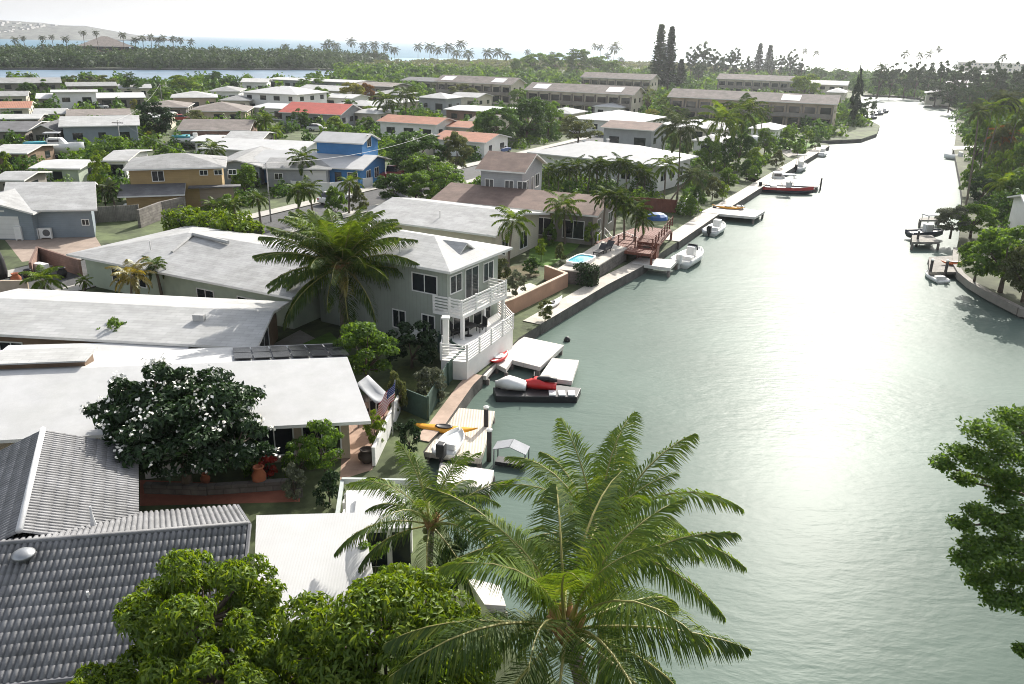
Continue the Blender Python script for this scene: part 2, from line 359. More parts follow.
WALL = {
 'white': white, 'cream': mat('cream_wall', (.60, .55, .45), .8, .12, 1, tex='board', tsize=.2),
 'grey': mat('grey_wall', (.33, .34, .35), .8, .12, 1, tex='board', tsize=.2),
 'green': mat('sage_wall', (.33, .36, .31), .8, .10, 1, tex='batten', tsize=.3),
 'palegreen': mat('pale_green_wall', (.40, .46, .36), .8, .12, 1),
 'slate': mat('slate_blue_wall', (.22, .26, .29), .8, .10, 1, tex='board', tsize=.2),
 'ochre': mat('ochre_wall', (.37, .26, .12), .8, .10, 1, tex='board', tsize=.2),
 'brown': mat('brown_wall', (.22, .15, .10), .8, .2, 1, tex='board', tsize=.2),
 'tan': mat('tan_wall', (.45, .37, .28), .8, .14, 1),
 'blue': mat('blue_wall', (.05, .20, .45), .7, .10, 1, tex='board', tsize=.2),
 'brick': mat('brick_wall', (.24, .15, .115), .9, .2, 1, tex='tilewall'),
 'dim': mat('weathered_wall', (.24, .22, .19), .85, .2, 1)}
ACCENT = {'garage': mat('garage_door', (.66, .65, .62), .6, .06, 1, tex='board', tsize=.5), 'garagetan': mat('garage_door_tan', (.34, .27, .22), .6, .06, 1, tex='board', tsize=.5)}

def roof_mb(L, D, h, rise, style, yr=None, t=.16, hl=1, hr=1):
    """solid roof: mat 0 = covering, mat 1 = fascia and soffit. ridge along x unless style ends in _y"""
    b = MB()
    if style == 'gable_y':
        r = roof_mb(D, L, h, rise, 'gable_x', None if yr is None else L-yr, t)
        r.v = [(L-y, x, z) for x, y, z in r.v]; return r
    if style == 'gable_x':
        yr = D/2 if yr is None else yr
        top = [(0, h), (yr, h+rise), (D, h)]
        vs = [(x, y, z) for x in (0, L) for y, z in top]+[(x, y, z-t) for x in (0, L) for y, z in top]
        b.add(vs, [(0, 3, 4, 1), (1, 4, 5, 2)], 0); k = 0
        b.f += [(6, 7, 10, 9), (7, 8, 11, 10), (0, 1, 7, 6), (1, 2, 8, 7), (4, 3, 9, 10), (5, 4, 10, 11), (3, 0, 6, 9), (2, 5, 11, 8)]; b.m += [1]*8
    elif style == 'hip':
        if L >= D: r0, r1 = (D/2 if hl else 0, D/2, h+rise), (L-(D/2 if hr else 0), D/2, h+rise)
        else: r0, r1 = (L/2, L/2, h+rise), (L/2, D-L/2, h+rise)
        vs = [(0, 0, h), (L, 0, h), (L, D, h), (0, D, h), r0, r1]+[(0, 0, h-t), (L, 0, h-t), (L, D, h-t), (0, D, h-t)]
        fs = [(0, 1, 5, 4), (1, 2, 5), (2, 3, 4, 5), (3, 0, 4)] if L >= D else [(0, 1, 4), (1, 2, 5, 4), (2, 3, 5), (3, 0, 4, 5)]
        b.add(vs, fs, 0); b.f += [(9, 8, 7, 6), (0, 6, 7, 1), (1, 7, 8, 2), (2, 8, 9, 3), (3, 9, 6, 0)]; b.m += [1]*5
    else:
        vs = [(0, 0, h), (L, 0, h), (L, D, h+rise), (0, D, h+rise)]; vs += [(x, y, z-t) for x, y, z in vs]
        b.add(vs, [(0, 1, 2, 3)], 0); b.f += [(7, 6, 5, 4), (0, 4, 5, 1), (1, 5, 6, 2), (2, 6, 7, 3), (3, 7, 4, 0)]; b.m += [1]*5
    return b
def wall_mb(x0, x1, y0, y1, z0, h, rise, style, L, D, yr=None, t=.16):
    b = MB(); e = .012
    def zt(x, y):
        if style == 'gable_x': r = D/2 if yr is None else yr; return h+rise*(y/r if y <= r else (D-y)/(D-r))-t-e
        if style == 'gable_y': r = L/2 if yr is None else yr; return h+rise*(x/r if x <= r else (L-x)/(L-r))-t-e
        if style == 'shed': return h+rise*y/D-t-e
        return h-t-e
    pl = [(x0, y0), (x1, y0), (x1, y1), (x0, y1)]
    if style == 'gable_x': r = D/2 if yr is None else yr; pl = [(x0, y0), (x1, y0), (x1, r), (x1, y1), (x0, y1), (x0, r)]
    if style == 'gable_y': r = L/2 if yr is None else yr; pl = [(x0, y0), (r, y0), (x1, y0), (x1, y1), (r, y1), (x0, y1)]
    n = len(pl); vs = [(x, y, z0) for x, y in pl]+[(x, y, zt(x, y)) for x, y in pl]
    b.add(vs, [(i, (i+1) % n, n+(i+1) % n, n+i) for i in range(n)])
    if n == 4: b.f.append((4, 5, 6, 7)); b.m.append(0)
    elif style == 'gable_x': b.f += [(6, 7, 8, 11), (11, 8, 9, 10)]; b.m += [0, 0]
    else: b.f += [(6, 7, 10, 11), (7, 8, 9, 10)]; b.m += [0, 0]
    return b
def window(root, side, c, zc, w_, h_, x0, x1, y0, y1, frame=True, kind='window', m=None, mull=1):
    """a pane set on a wall with a frame standing proud of it; side F, R, L or B; c = distance along the wall"""
    def pl(a, d, z):   # a along, d outward
        return {'F': (x0+a, y0-d, z), 'R': (x1+d, y0+a, z), 'L': (x0-d, y1-a, z), 'B': (x1-a, y1+d, z)}[side]
    def bx(b, a0, a1, d0, d1, z0, z1, mi=0):
        b.add([pl(a, d, z) for z in (z0, z1) for a, d in ((a0, d0), (a1, d0), (a1, d1), (a0, d1))], [(3, 2, 1, 0), (4, 5, 6, 7), (0, 1, 5, 4), (1, 2, 6, 5), (2, 3, 7, 6), (3, 0, 4, 7)], mi)
    b = MB(); bx(b, c-w_/2, c+w_/2, -.05, .02, zc-h_/2, zc+h_/2)
    o = b.build(kind, m or glass, root)
    if frame:
        f = MB(); k = .07; a0, a1, z0, z1 = c-w_/2, c+w_/2, zc-h_/2, zc+h_/2
        bx(f, a0-k, a0, -.02, .055, z0-k, z1+k); bx(f, a1, a1+k, -.02, .055, z0-k, z1+k)
        bx(f, a0, a1, -.02, .055, z1, z1+k); bx(f, a0, a1, -.02, .07, z0-k, z0)
        for i in range(mull): a = a0+(a1-a0)*(i+1)/(mull+1); bx(f, a-.03, a+.03, .021, .045, z0, z1)
        f.build(kind+'_frame', white, o)
    return o
def along(A, ang, ze, X, d0=1.):
    """distance from world point A along ang until the picture column X"""
    d = Vector((math.cos(ang), math.sin(ang), 0)); lo, hi = .3, 140.
    up_ = PJ(A+d*5)[0] > PJ(A)[0]
    for _ in range(40):
        m_ = (lo+hi)/2; p = PJ(A+d*m_)
        if p[2] > 1 and (p[0] < X) == up_: lo = m_
        else: hi = m_
    return lo
HOUSES = {}
def house(label, A, B, ze, D, rise, style, wall='white', roof='white', ang=-27, over=.6, z0=None, wins='auto', cat='house', name='house', group=None,
          yr=None, into=None, pre='', key=None, storeys=None, hl=1, hr=1, fm=None, frame=True, anchorB=False, wall_in=None, length=None, open_front=False, sk=0.):
    if z0 is None: z0 = LZ+.02
    if ang is None:
        d = G(*B, ze)-G(*A, ze); a = math.atan2(d.y, d.x)
    else: a = R_(ang)
    if anchorB:
        b_ = G(*B, ze); L = along(b_, a+math.pi, ze, A[0]) if length is None else length; p = b_-Vector((math.cos(a), math.sin(a), 0))*L
    else:
        p = G(*A, ze); L = along(p, a, ze, B[0]) if length is None else length
    if into is None:
        root = thing(name, label, cat, (p.x, p.y, z0), a, group); base = 0.; off = None
    else: root = into
    h = ze-z0; z_lo = 0.
    if into is not None:
        M_ = Matrix.Translation((p.x, p.y, z0)) @ Matrix.Rotation(a, 4, 'Z')
        rel = (Matrix.Translation(root.location) @ Matrix.Rotation(root.rotation_euler.z, 4, 'Z')).inverted() @ M_
        z_lo = 0
    xo = over if wall_in is None else wall_in
    x0, x1, y0, y1 = xo, L-xo, over, D-over
    made = []
    wm = WALL[wall]; rm = ROOF[roof]
    n0 = set(root.children)
    if not open_front:
        made.append(wall_mb(x0, x1, y0, y1, z_lo, h, rise, style, L, D, yr).build(pre+'wall', wm, root))
    made.append(roof_mb(L, D, h, rise, style, yr, hl=hl, hr=hr).build(pre+'roof', [rm, fm or fascia], root))
    st = storeys or (2 if h > 4.6 else 1)
    if wins == 'auto':
        wins = []; rg = random.Random(int(abs(p.x*7+p.y*13)))
        for s in range(st):
            zc = (h-.2)*(s+.56)/st
            n = max(1, int((x1-x0)/3.4))
            for i in range(n):
                c = (x1-x0)*(i+.5)/n+rg.uniform(-.3, .3); big = s == 0 and rg.random() < .35
                wins.append(('F', c, zc-(.25 if big else 0), rg.choice((1.2, 1.6, 1.9)) if not big else 2.2, 1.15 if not big else 1.75))
            n = max(1, int((y1-y0)/4))
            for i in range(n): wins.append(('R', (y1-y0)*(i+.5)/n, zc, rg.choice((1.2, 1.7)), 1.1))
    for q_ in wins:
        sd, c, zc, w_, h_ = q_[:5]; c = c if c >= 0 else (x1-x0 if sd in 'FB' else y1-y0)+c; kind = q_[5] if len(q_) > 5 else 'window'
        m = None
        if kind == 'garage_door': m = ACCENT['garage']
        if kind == 'garage_door_tan': m = ACCENT['garagetan']; kind = 'garage_door'
        made.append(window(root, sd, c, zc, w_, h_, x0, x1, y0, y1, frame and kind == 'window', kind, m))
    if into is not None:
        for o in made: o.matrix_basis = rel
    if sk:
        for o in made:
            for q_ in [o]+list(o.children):
                for vt in q_.data.vertices: vt.co.x -= vt.co.y*sk
    if key: HOUSES[key] = (root, L, D, h, a, p)
    root['_dims'] = 0
    del root['_dims']
    return root

# -------- the tiled house at the bottom left: barrel-tile slopes built tile by tile
tile_mat = mat('grey_roof_tile', (.215, .215, .22), .6, .28, 1.5, .15, 20, spec=.35)
tile_cap = mat('ridge_cap', (.60, .60, .60), .6, .15, 2)
def tile_slope(P0, U, Vd, nu, nv, wu=.183, amp=.07, step=.011, clip=None):
    """P0 lower-left corner, U unit vector along the eave, Vd vector of one course up the slope; convex barrels stepped course by course"""
    P0, U, Vd = Vector(P0), Vector(U).normalized(), Vector(Vd); Nn = U.cross(Vd).normalized()
    prof = [(0, 0), (.08, .05), (.18, .75), (.3, .98), (.5, 1), (.66, .95), (.78, .7), (.88, .06)]
    us = [(i+a)*wu for i in range(nu) for a, _ in prof]+[nu*wu]; hs_ = [z*amp for i in range(nu) for _, z in prof]+[0]
    rg = np.random.default_rng(5)
    V = []; F = []; n = len(us)
    U_, V_, N_ = np.array(U), np.array(Vd), np.array(Nn); us = np.array(us); hs_ = np.array(hs_)
    for j in range(nv):
        jit = np.repeat(rg.uniform(-.003, .003, nu+1), len(prof))[:n]
        for jj, ex in ((j, step), (j+1.04, 0.0)):
            row = np.array(P0)+np.outer(us, U_)+V_*jj+np.outer(hs_+ex+jit, N_)
            V.append(row)
        row = np.array(P0)+np.outer(us, U_)+V_*j+np.outer(np.zeros(n), N_)    # the butt edge of the course
        V.append(row)
        b = j*3*n; k = np.arange(n-1)
        F.append(np.stack([b+k, b+k+1, b+n+k+1, b+n+k], 1)); F.append(np.stack([b+2*n+k, b+2*n+k+1, b+k+1, b+k], 1))
    V = np.concatenate(V); F = np.concatenate(F)
    return V, F
h1 = thing('tiled_house', 'house with a grey barrel-tiled roof and round vent, lowest on the left', 'house', (-12, 23, LZ))
O1 = Vector((-12, 23, LZ))
mU = Vector((math.cos(R_(10.7)), math.sin(R_(10.7)), 0)); mN = Vector((-mU.y, mU.x, 0)); Z3 = Vector((0, 0, 1))
rE = Vector((-8.5, 22.5, 5.0)); rS = rE-mU*14.1
wS = Vector((-15.6, 21.8, 5.0)); wA = Vector((math.cos(R_(114)), math.sin(R_(114)), 0)); wR = Vector((wA.y, -wA.x, 0)); wE = wS+wA*7.7
def slope(P0, U, Vt, L, nv, wu=.183):
    V, F = tile_slope(P0-O1, U, Vt/nv, int(round(L/wu)), nv, wu)
    return V, F
parts_ = [slope(rS-mN*4.4-Z3*1.6, mU, mN*4.4+Z3*1.6, 14.1, 12), slope(rE+mN*3.7-mU*1.0-Z3*1.5, -mU, -mN*3.7+mU*1.0+Z3*1.5, 14.1, 10),
          slope(wS+wR*3.3-Z3*1.38, wA, -wR*3.3+Z3*1.38, 7.7, 9), slope(wE-wR*4.2-Z3*1.7, -wA, wR*4.2+Z3*1.7, 7.7, 11)]
o_ = 0; VV = []; FF = []
for V, F in parts_: VV.append(V); FF.append(F+o_); o_ += len(V)
link('roof', npmesh('roof', np.concatenate(VV), np.concatenate(FF), tile_mat), h1)
b = MB(); b.tube([rS-O1+Z3*.04, rE-O1+Z3*.04], .09, 8); b.build('ridge_cap', tile_mat, h1, True); b = MB(); b.tube([wS-O1+Z3*.06, wE-O1+Z3*.06], .11, 8)
b.build('ridge_cap', tile_cap, h1, True)
b = MB()
for s, e, r in ((rE, rE-mN*4.4-Z3*1.6, .07), (rE, rE+mN*3.7-mU*1.0-Z3*1.5, .07)): b.tube([s-O1+mU*.03, e-O1+mU*.03], r, 6)
b.tube([rS-mN*4.45-Z3*1.62-O1, rE-mN*4.45-Z3*1.62-O1], .08, 6)
b.build('fascia', mat('dark_trim', (.16, .16, .17), .6, .15, 2), h1)
b = MB()
def qd(*ps): b.add([p-O1 for p in ps], [tuple(range(len(ps)))])
e1 = rS-mN*3.9; e2 = rE-mU*.4-mN*3.9; e3 = rE-mU*1.3+mN*3.2; e4 = rS+mN*3.3
zb = LZ
fl = lambda p, z: Vector((p.x, p.y, z))
for a_, c_ in ((e1, e2), (e3, e4)): qd(fl(a_, zb), fl(c_, zb), fl(c_, 3.5), fl(a_, 3.5))
qd(fl(e2, zb), fl(e3, zb), fl(e3, 3.5), fl(rE-mU*.4, 4.85), fl(e2, 3.5))
g1 = wE-wA*.4+wR*2.8; g2 = wE-wA*.4-wR*3.6
qd(fl(g1, zb), fl(g2, zb), fl(g2, 3.4), fl(wE-wA*.4, 4.85), fl(g1, 3.7)); g3 = wS+wR*2.8
qd(fl(g3, zb), fl(g1, zb), fl(g1, 3.7), fl(g3, 3.7)); g4 = wS-wR*3.6; qd(fl(g2, zb), fl(g4, zb), fl(g4, 3.4), fl(g2, 3.4))
b.build('wall', WALL['dim'], h1)
vp = G(31, 543, 5.0)-mN*.62-Z3*.22
b = MB(); b.lathe([(.16, -.3), (.16, .2), (.34, .2), (.33, .27), (.2, .36), (.05, .4)], 18, vp-O1); b.build('roof_vent', steel, h1, True)
vp = G(92, 517, 4.75); b = MB(); b.lathe([(.1, -.3), (.04, .12), (.04, .42)], 8, vp-O1); b.build('vent_pipe', tile_cap, h1)
vp = G(89, 600, 4.15); b = MB(); b.lathe([(.04, -.3), (.04, .3)], 8, vp-O1); b.build('vent_pipe', white, h1)
b = MB(); b.tube([Vector((-13.35, 25.2, LZ))-O1, Vector((-13.35, 25.2, 3.3))-O1], .05, 6)
b.build('downpipe', fascia, h1)

# -------- houses: front-left and front-right eave corners looked up at the eave height
house('flat white ribbed roof beside the grey tiled house', (252, 640), (386, 640), 3.1, 6.5, .2, 'shed', 'white', 'ribbed', 5, .35, sk=.19, length=3.9, cat='extension', name='house_extension', wins=[('R', 1.5, 1.2, 1.2, 1.1), ('R', 3.6, 1.2, 1.2, 1.1)], key='H2')
h4 = house('long white-roofed house with solar panels behind the white-flowering tree', (-70, 440), (371, 421), 3.2, 10.6, .85, 'gable_x', 'tan', 'bright', 9.5, .9, yr=6.1, anchorB=True, key='H4', sk=.20,
      wins=[('F', -1.3-k*2.2, 1.25, 1.7, 1.6) for k in range(4)]+[('R', 3, 1.0, 1.6, 1.6), ('R', 6, 1.0, 1.6, 1.6)])
house('long pale house roof below the yellow-tipped palm, whole width of the yard', (-60, 331), (257, 349), 3.2, 8.7, .75, 'gable_x', 'brown', 'white', -5, .8, sk=.14, key='H5', wins=[('F', -1.5-k*2.4, 1.3, 1.4, .9) for k in range(3)]+[('F', 3, 1.1, 1.4, .9), ('R', 3.5, 1.0, 2.2, 1.8)])
h6 = house('hip-roofed green house behind the brown wall, pale grey roof', (66, 254), (292, 299), 3.5, 13, 1.25, 'hip', 'palegreen', 'pale', -26.3, .9, hr=0, key='H6',
      wins=[('F', 3.8, 1.35, 1.5, 1.0), ('F', 6.0, 1.35, 1.5, 1.0), ('F', 13, 1.1, 1.6, 1.0), ('F', 17, 1.1, 1.6, 1.0)])
b = MB(); pa, pb, pc_ = [(Matrix.Translation(h6.location) @ Matrix.Rotation(h6.rotation_euler.z, 4, 'Z')).inverted() @ G(x, y, z) for x, y, z in ((193, 235, 4.75), (228, 243, 4.72), (172, 253, 4.05))]
b.tube([pa+Vector((0, 0, .06)), pb+Vector((0, 0, .06))], .16, 6); b.tube([pa+Vector((0, 0, .04)), pc_+Vector((0, 0, .06))], .12, 6); b.build('roof_step', ROOF['white'], h6)
h7 = house('two-storey sage green house with balcony and dock on the canal', (300, 243), (450, 272), 6.5, 7.8, 1.0, 'hip', 'green', 'white', -29.6, .75, anchorB=True, key='H7', hl=0, wins=[])
house('low grey-roofed house between the two-storey green house and the brown roofs', (358, 219), (496, 236), 4.0, 11.6, 1.05, 'gable_x', 'cream', 'pale', -26, .8, anchorB=True, key='H8', wins=[('F', 3+k*2.6, 1.75, 2.2, .7) for k in range(5)]+[('R', 2.5, 1.5, 1.2, 1.2), ('R', 6.5, 1.3, 1.6, 1.6)])
house('long single-storey house under a dark brown roof', (430, 196), (598, 216), 4.0, 10.2, 1.1, 'gable_x', 'dim', 'brown', -21.5, .7, anchorB=True, key='H9')
house('two-storey grey house with brown gabled roof behind the long brown roof', (475, 169), (525, 173), 6.9, 8.2, 1.5, 'gable_x', 'grey', 'brown', -19, .5, key='H9b', wins=[('F', 1.0, 4.6, .9, .8), ('F', 3.3, 4.6, .9, .8), ('F', 4.8, 4.6, 1.0, .8), ('R', 1.6, 4.2, 1.3, 1.3), ('R', 3.6, 4.0, .7, 2.0), ('R', 5.4, 4.4, 1.3, 1.4)])
h10 = house('large white hip-roofed house behind the dark palm hedge', (527, 152), (662, 168), 4.6, 13.5, 1.6, 'hip', 'white', 'bright', -33, .9, key='H10', wins=[('F', 15+k*2.2, 2.0, 1.4, 1.3) for k in range(2)]+[('R', 2+k*3, 2.0, 1.8, 1.3) for k in range(3)])
for px_, py_ in ((584, 142.5), (608, 141.5), (621, 146.5)):
    hx = G(px_, py_, 5.75); M_ = (Matrix.Translation(h10.location) @ Matrix.Rotation(h10.rotation_euler.z, 4, 'Z')).inverted() @ hx
    b = MB(); b.lathe([(.22, -.6), (.22, .25), (.32, .25), (.3, .38)], 10, M_); b.build('roof_vent', steel, h10)
blue = house('bright blue two-storey house under white metal roofs', (246, 163), (363, 166.5), 3.5, 11, 1.2, 'gable_x', 'blue', 'bright', -12, .8, key='blue', wins=[('F', 12.4, 1.2, 1.0, 1.6, 'door'), ('F', 14.5, 1.4, 1.4, 1.2), ('R', 3, 1.3, 1.5, 1.3), ('R', 6, 1.3, 1.5, 1.3)])
house('', (313, 141), (363, 145.5), 6.3, 6.2, 1.05, 'gable_x', 'blue', 'bright', -14, .35, into=blue, pre='upper_', wins=[('R', 2.4, 5.6, 1.3, 1.6)])
house('grey garage house with wide pale garage door in front of the blue house', (262, 168), (331, 166), 3.4, 9, .8, 'gable_x', 'grey', 'grey', 2, .5, key='garage', wins=[('F', 6.3, 1.15, 3.2, 2.1, 'garage_door'), ('F', 1.5, 1.4, 1.0, .8)])
house('grey house with a gabled front left of the garage house', (208, 166), (262, 165), 3.4, 15, .9, 'gable_y', 'slate', 'grey', 3, .5, key='gable_grey', wins=[('F', 2.5, 1.3, 1.2, .9), ('F', 5.4, 1.3, 1.2, .9)])
house('wide low white roof left of the blue house', (196, 148), (300, 152), 3.6, 13, .9, 'gable_x', 'white', 'bright', -8, .6, key='wide_white')
oc = house('ochre two-storey house with grey hip roof and dark porch roof', (122, 169.5), (226, 164.5), 5.5, 9.5, 1.1, 'hip', 'ochre', 'grey', 18, .6, key='ochre', wins=[('F', 3.0, 3.75, 1.2, 1.1), ('F', 8.0, 4.0, .8, .5), ('F', 9.6, 4.0, .8, .5), ('F', 11.2, 4.0, .8, .5), ('F', 9.2, 1.15, 3.8, 2.1, 'garage_door_tan'), ('F', 2.2, 1.2, 1.4, 1.1)])
b = roof_mb(7.0, 3.6, 2.15, .75, 'shed'); b.v = [(x-.5, y-2.9, z) for x, y, z in b.v]; b.build('porch_roof', [ROOF['dark'], fascia], oc)
b = MB(); b.box(6.8, 12.6, -.9, .58, 2.42, 2.55); b.build('garage_canopy', ROOF['dark'], oc)
b = MB(); b.box(.3, 5.8, -2.3, -2.15, 0, 2.05); b.box(5.65, 5.8, -2.147, .59, 0, 2.05); b.build('porch_wall', WALL['ochre'], oc)
gr = house('slate-blue house with two air conditioners on its end wall', (0, 214), (97, 209.5), 3.7, 15, 1.5, 'gable_x', 'slate', 'pale', 9, .6, sk=.30, key='slate', anchorB=True, wins=[('F', -.7, 1.5, .6, .5)])
house('', (-70, 216), (33, 213.5), 3.55, 8, 1.3, 'gable_y', 'slate', 'pale', 1, .5, into=gr, pre='wing_', anchorB=True, wins=[('F', -2.6, 1.2, 2.6, 2.2, 'garage_door')])
# the middle distance
T = [
 ('wide white-roofed house with open dark carports', (35, 98.5), (146, 97), 3.5, 15, .8, 'gable_x', 'dim', 'bright', 27),
 ('terracotta-roofed house at the left edge near the lagoon', (-25, 108.5), (31, 107), 3.4, 12, 1.0, 'gable_x', 'cream', 'terra', 25),
 ('low mauve-brown roof in front of the white carport house', (66, 116), (132, 114.5), 3.3, 12, .8, 'gable_x', 'dim', 'taupe', 27),
 ('grey house with pale gable behind the boat on its trailer', (58, 126.5), (140, 122), 4.6, 10, 1.2, 'gable_x', 'slate', 'white', 24),
 ('dark-roofed house at the left edge above the moored boat', (-18, 131), (27, 131), 3.5, 14, .9, 'gable_x', 'dim', 'dark', 12),
 ('dark gabled shed roof beside the pale-gabled grey house', (27, 131), (56, 131), 3.6, 9, 1.1, 'gable_y', 'dim', 'dark', 12),
 ('brown cottage with white roof below the stored boat', (-14, 153), (27, 152.5), 3.2, 9, .6, 'gable_x', 'brown', 'white', 6),
 ('cream house with white hip roof above the dark round tree', (170, 97.5), (218, 96), 4.6, 10, 1.3, 'hip', 'tan', 'white', 20),
 ('grey hip roof left of the dark round tree', (140, 107), (188, 107), 3.6, 11, 1.1, 'hip', 'dim', 'taupe', 14),
 ('brown hip-roofed house below the cream house', (186, 111), (247, 110.5), 3.6, 12, 1.6, 'hip', 'tan', 'taupe', 10),
 ('brick house with brown gable and open porch', (176, 130), (250, 128.5), 3.7, 10, 1.4, 'gable_x', 'brick', 'taupe', 8),
 ('grey two-storey row house beside the lagoon', (-20, 83), (62, 81.5), 5.6, 11, 1.2, 'gable_x', 'dim', 'grey', 30),
 ('small grey house right of the lagoon row house', (66, 86), (118, 84), 4.0, 10, .9, 'gable_x', 'dim', 'grey', 30),
 ('white two-storey house with pyramid roof left of the red roof', (240, 92), (297, 88), 5.6, 13, 1.6, 'hip', 'white', 'bright', -20),
 ('white low roof in front of the pyramid-roofed house', (250, 107), (287, 103), 3.6, 12, .6, 'gable_x', 'white', 'bright', -20),
 ('long flat white roof at the lagoon shore', (266, 79), (355, 81), 4.4, 14, .5, 'gable_x', 'grey', 'white', -20),
 ('grey house beside the lagoon behind the pyramid roof', (208, 91), (240, 89), 4.6, 12, 1.0, 'hip', 'white', 'grey', 10),
 ('red-roofed house with white porch', (278, 112), (341, 113), 3.7, 11, 1.9, 'gable_x', 'grey', 'red', -14),
 ('white house with long terracotta roof and row of windows', (376, 121), (437, 123), 4.3, 8, 1.0, 'gable_x', 'white', 'terra', -22),
 ('terracotta annexe right of the white house with terracotta roof', (440, 126), (470, 129), 3.6, 8, .8, 'gable_x', 'cream', 'terra', -22),
 ('grey house with white hip roof behind the terracotta roofs', (416, 97), (447, 98.5), 5.2, 8, 1.2, 'hip', 'grey', 'white', -25),
 ('brick house with flat white roof left of the big dark trees', (443, 109), (506, 113), 4.0, 13, .5, 'gable_x', 'brick', 'bright', -25),
 ('dull grey low house between red roof and palms', (330, 104), (374, 104), 3.6, 10, .9, 'hip', 'dim', 'pale', -20),
 ('grey roof among trees behind the low house', (366, 93), (401, 93), 3.8, 10, 1.0, 'hip', 'dim', 'grey', -20),
 ('terracotta-roofed house behind the round green trees', (430, 138.5), (486, 142), 3.6, 9, 1.0, 'gable_x', 'white', 'terra', -24),
 ('grey house with brown roof and three white windows', (600, 127), (654, 131), 5.4, 9, .9, 'gable_x', 'grey', 'brown', -26),
 ('low white hip roof before the left townhouse block', (566, 118), (640, 121), 4.0, 16, 1.6, 'hip', 'white', 'bright', -27),
 ('low white roof before the long townhouse block', (655, 125), (726, 130), 3.8, 12, 1.1, 'hip', 'cream', 'bright', -27),
 ('small white-roofed house near the canal point', (748, 128), (778, 130), 3.6, 9, .8, 'hip', 'white', 'bright', -27),
 ('pale roofed house beyond the long townhouse block', (808, 84), (848, 86), 6.0, 14, 1.4, 'gable_x', 'cream', 'grey', -24),
 ('pale low house behind the dark column tree', (826, 92), (846, 93), 5.0, 12, 1.2, 'hip', 'cream', 'white', -24),
 ('small pale house in front of the mangrove shore', (296, 89), (340, 90), 4.4, 10, 1.2, 'gable_x', 'cream', 'white', -20),
 ('grey roofed bungalow behind the orange-tipped tree', (352, 85), (392, 85.5), 4.2, 12, 1.0, 'gable_x', 'dim', 'taupe', -22),
 ('low grey house just left of the terraced blocks', (400, 80), (440, 80.5), 4.4, 12, 1.1, 'gable_x', 'dim', 'dark', -24),
 ('faint grey house nearest the lagoon on its right side', (240, 82), (268, 82), 4.6, 12, 1.0, 'gable_x', 'white', 'white', 10),
 ('flat-roofed white carport beside the boat under its teal cover', (190, 141), (215, 141), 3.2, 8, .3, 'gable_x', 'white', 'bright', 5),
 ('low pale house left of the mauve-brown roof', (32, 114), (66, 113), 3.3, 10, .7, 'gable_x', 'cream', 'pale', 25),
 ('white flat shed roof above the white carport house', (50, 92), (98, 91), 5.2, 8, .3, 'gable_x', 'white', 'bright', 27),
 ('grey roof between the cream house and the pyramid roof', (218, 100), (250, 99), 3.8, 10, 1.0, 'hip', 'cream', 'grey', 5),
 ('long grey roof in front of the brick house', (222, 139), (262, 137), 3.4, 9, .8, 'gable_x', 'dim', 'pale', 2),
 ('pale roof below the dull grey low house', (345, 112), (378, 113), 3.6, 9, .8, 'hip', 'cream', 'white', -20),
 ('white roof patch behind the red roof', (322, 97), (352, 97), 3.8, 9, .8, 'gable_x', 'white', 'bright', -20),
 ('small brown roof right of the terracotta annexe', (468, 120), (492, 121), 3.8, 9, 1.0, 'gable_x', 'cream', 'taupe', -24),
 ('pale roof behind the big dark tree, below the townhouses', (540, 112), (572, 113), 3.8, 9, 1.0, 'hip', 'cream', 'pale', -26),
 ('flat white roof at the left edge below the terracotta roof', (-16, 119), (40, 118), 3.2, 9, .5, 'gable_x', 'dim', 'white', 20),
 ('white boat shed roof behind the slate-blue house', (28, 168), (80, 168), 3.0, 7, .4, 'gable_x', 'palegreen', 'bright', 4),
 ('low grey roof between the slate-blue house and the brown cottage', (-10, 180), (24, 178), 3.2, 6, .5, 'gable_x', 'dim', 'pale', 4),
 ('white roof on the canal side beyond the palm pair', (690, 140), (722, 142), 3.6, 9, .9, 'hip', 'white', 'white', -30),
 ('pale roof between the two lagoon-side row houses', (118, 88), (152, 87), 4.0, 10, .9, 'gable_x', 'cream', 'pale', 25),
 ('white roof just left of the dark round tree', (146, 117), (172, 116), 3.5, 8, .7, 'gable_x', 'cream', 'bright', 15),
 ('grey-brown roof under the mauve-brown roof, left of the pole', (84, 123), (118, 121), 3.4, 7, .8, 'hip', 'dim', 'taupe', 20),
 ('pale roof right of the boat with the teal cover', (226, 148), (256, 147), 3.4, 6, .5, 'gable_x', 'white', 'white', 3),
 ('white roof behind the dull grey low house, among palms', (372, 101), (402, 102), 3.9, 9, .8, 'hip', 'cream', 'bright', -22),
 ('pale roof right of the grey house with white hip roof', (448, 96), (478, 98), 4.2, 9, 1.0, 'gable_x', 'cream', 'pale', -25),
 ('small white roof between townhouse block and bare tree', (592, 106), (622, 108), 3.8, 9, .9, 'hip', 'white', 'bright', -27),
 ('pale roof seen between the round dark trees and terracotta roof', (398, 139), (426, 140), 3.5, 7, .7, 'gable_x', 'cream', 'pale', -24),
 ('grey roof near the lagoon at the left edge, behind the terracotta roof', (-12, 96), (28, 95), 3.8, 10, .9, 'gable_x', 'cream', 'grey', 26),
 ('pale grey roof right behind the ochre house', (100, 160.5), (128, 160), 3.4, 10, .6, 'gable_x', 'white', 'pale', 8),
]
for (lab, A, B, ze, D, rise, st, wl, rf, ang) in T:
    house(lab, A, B, ze, D*1.2, rise, st, wl, rf, ang, .6, frame=False)
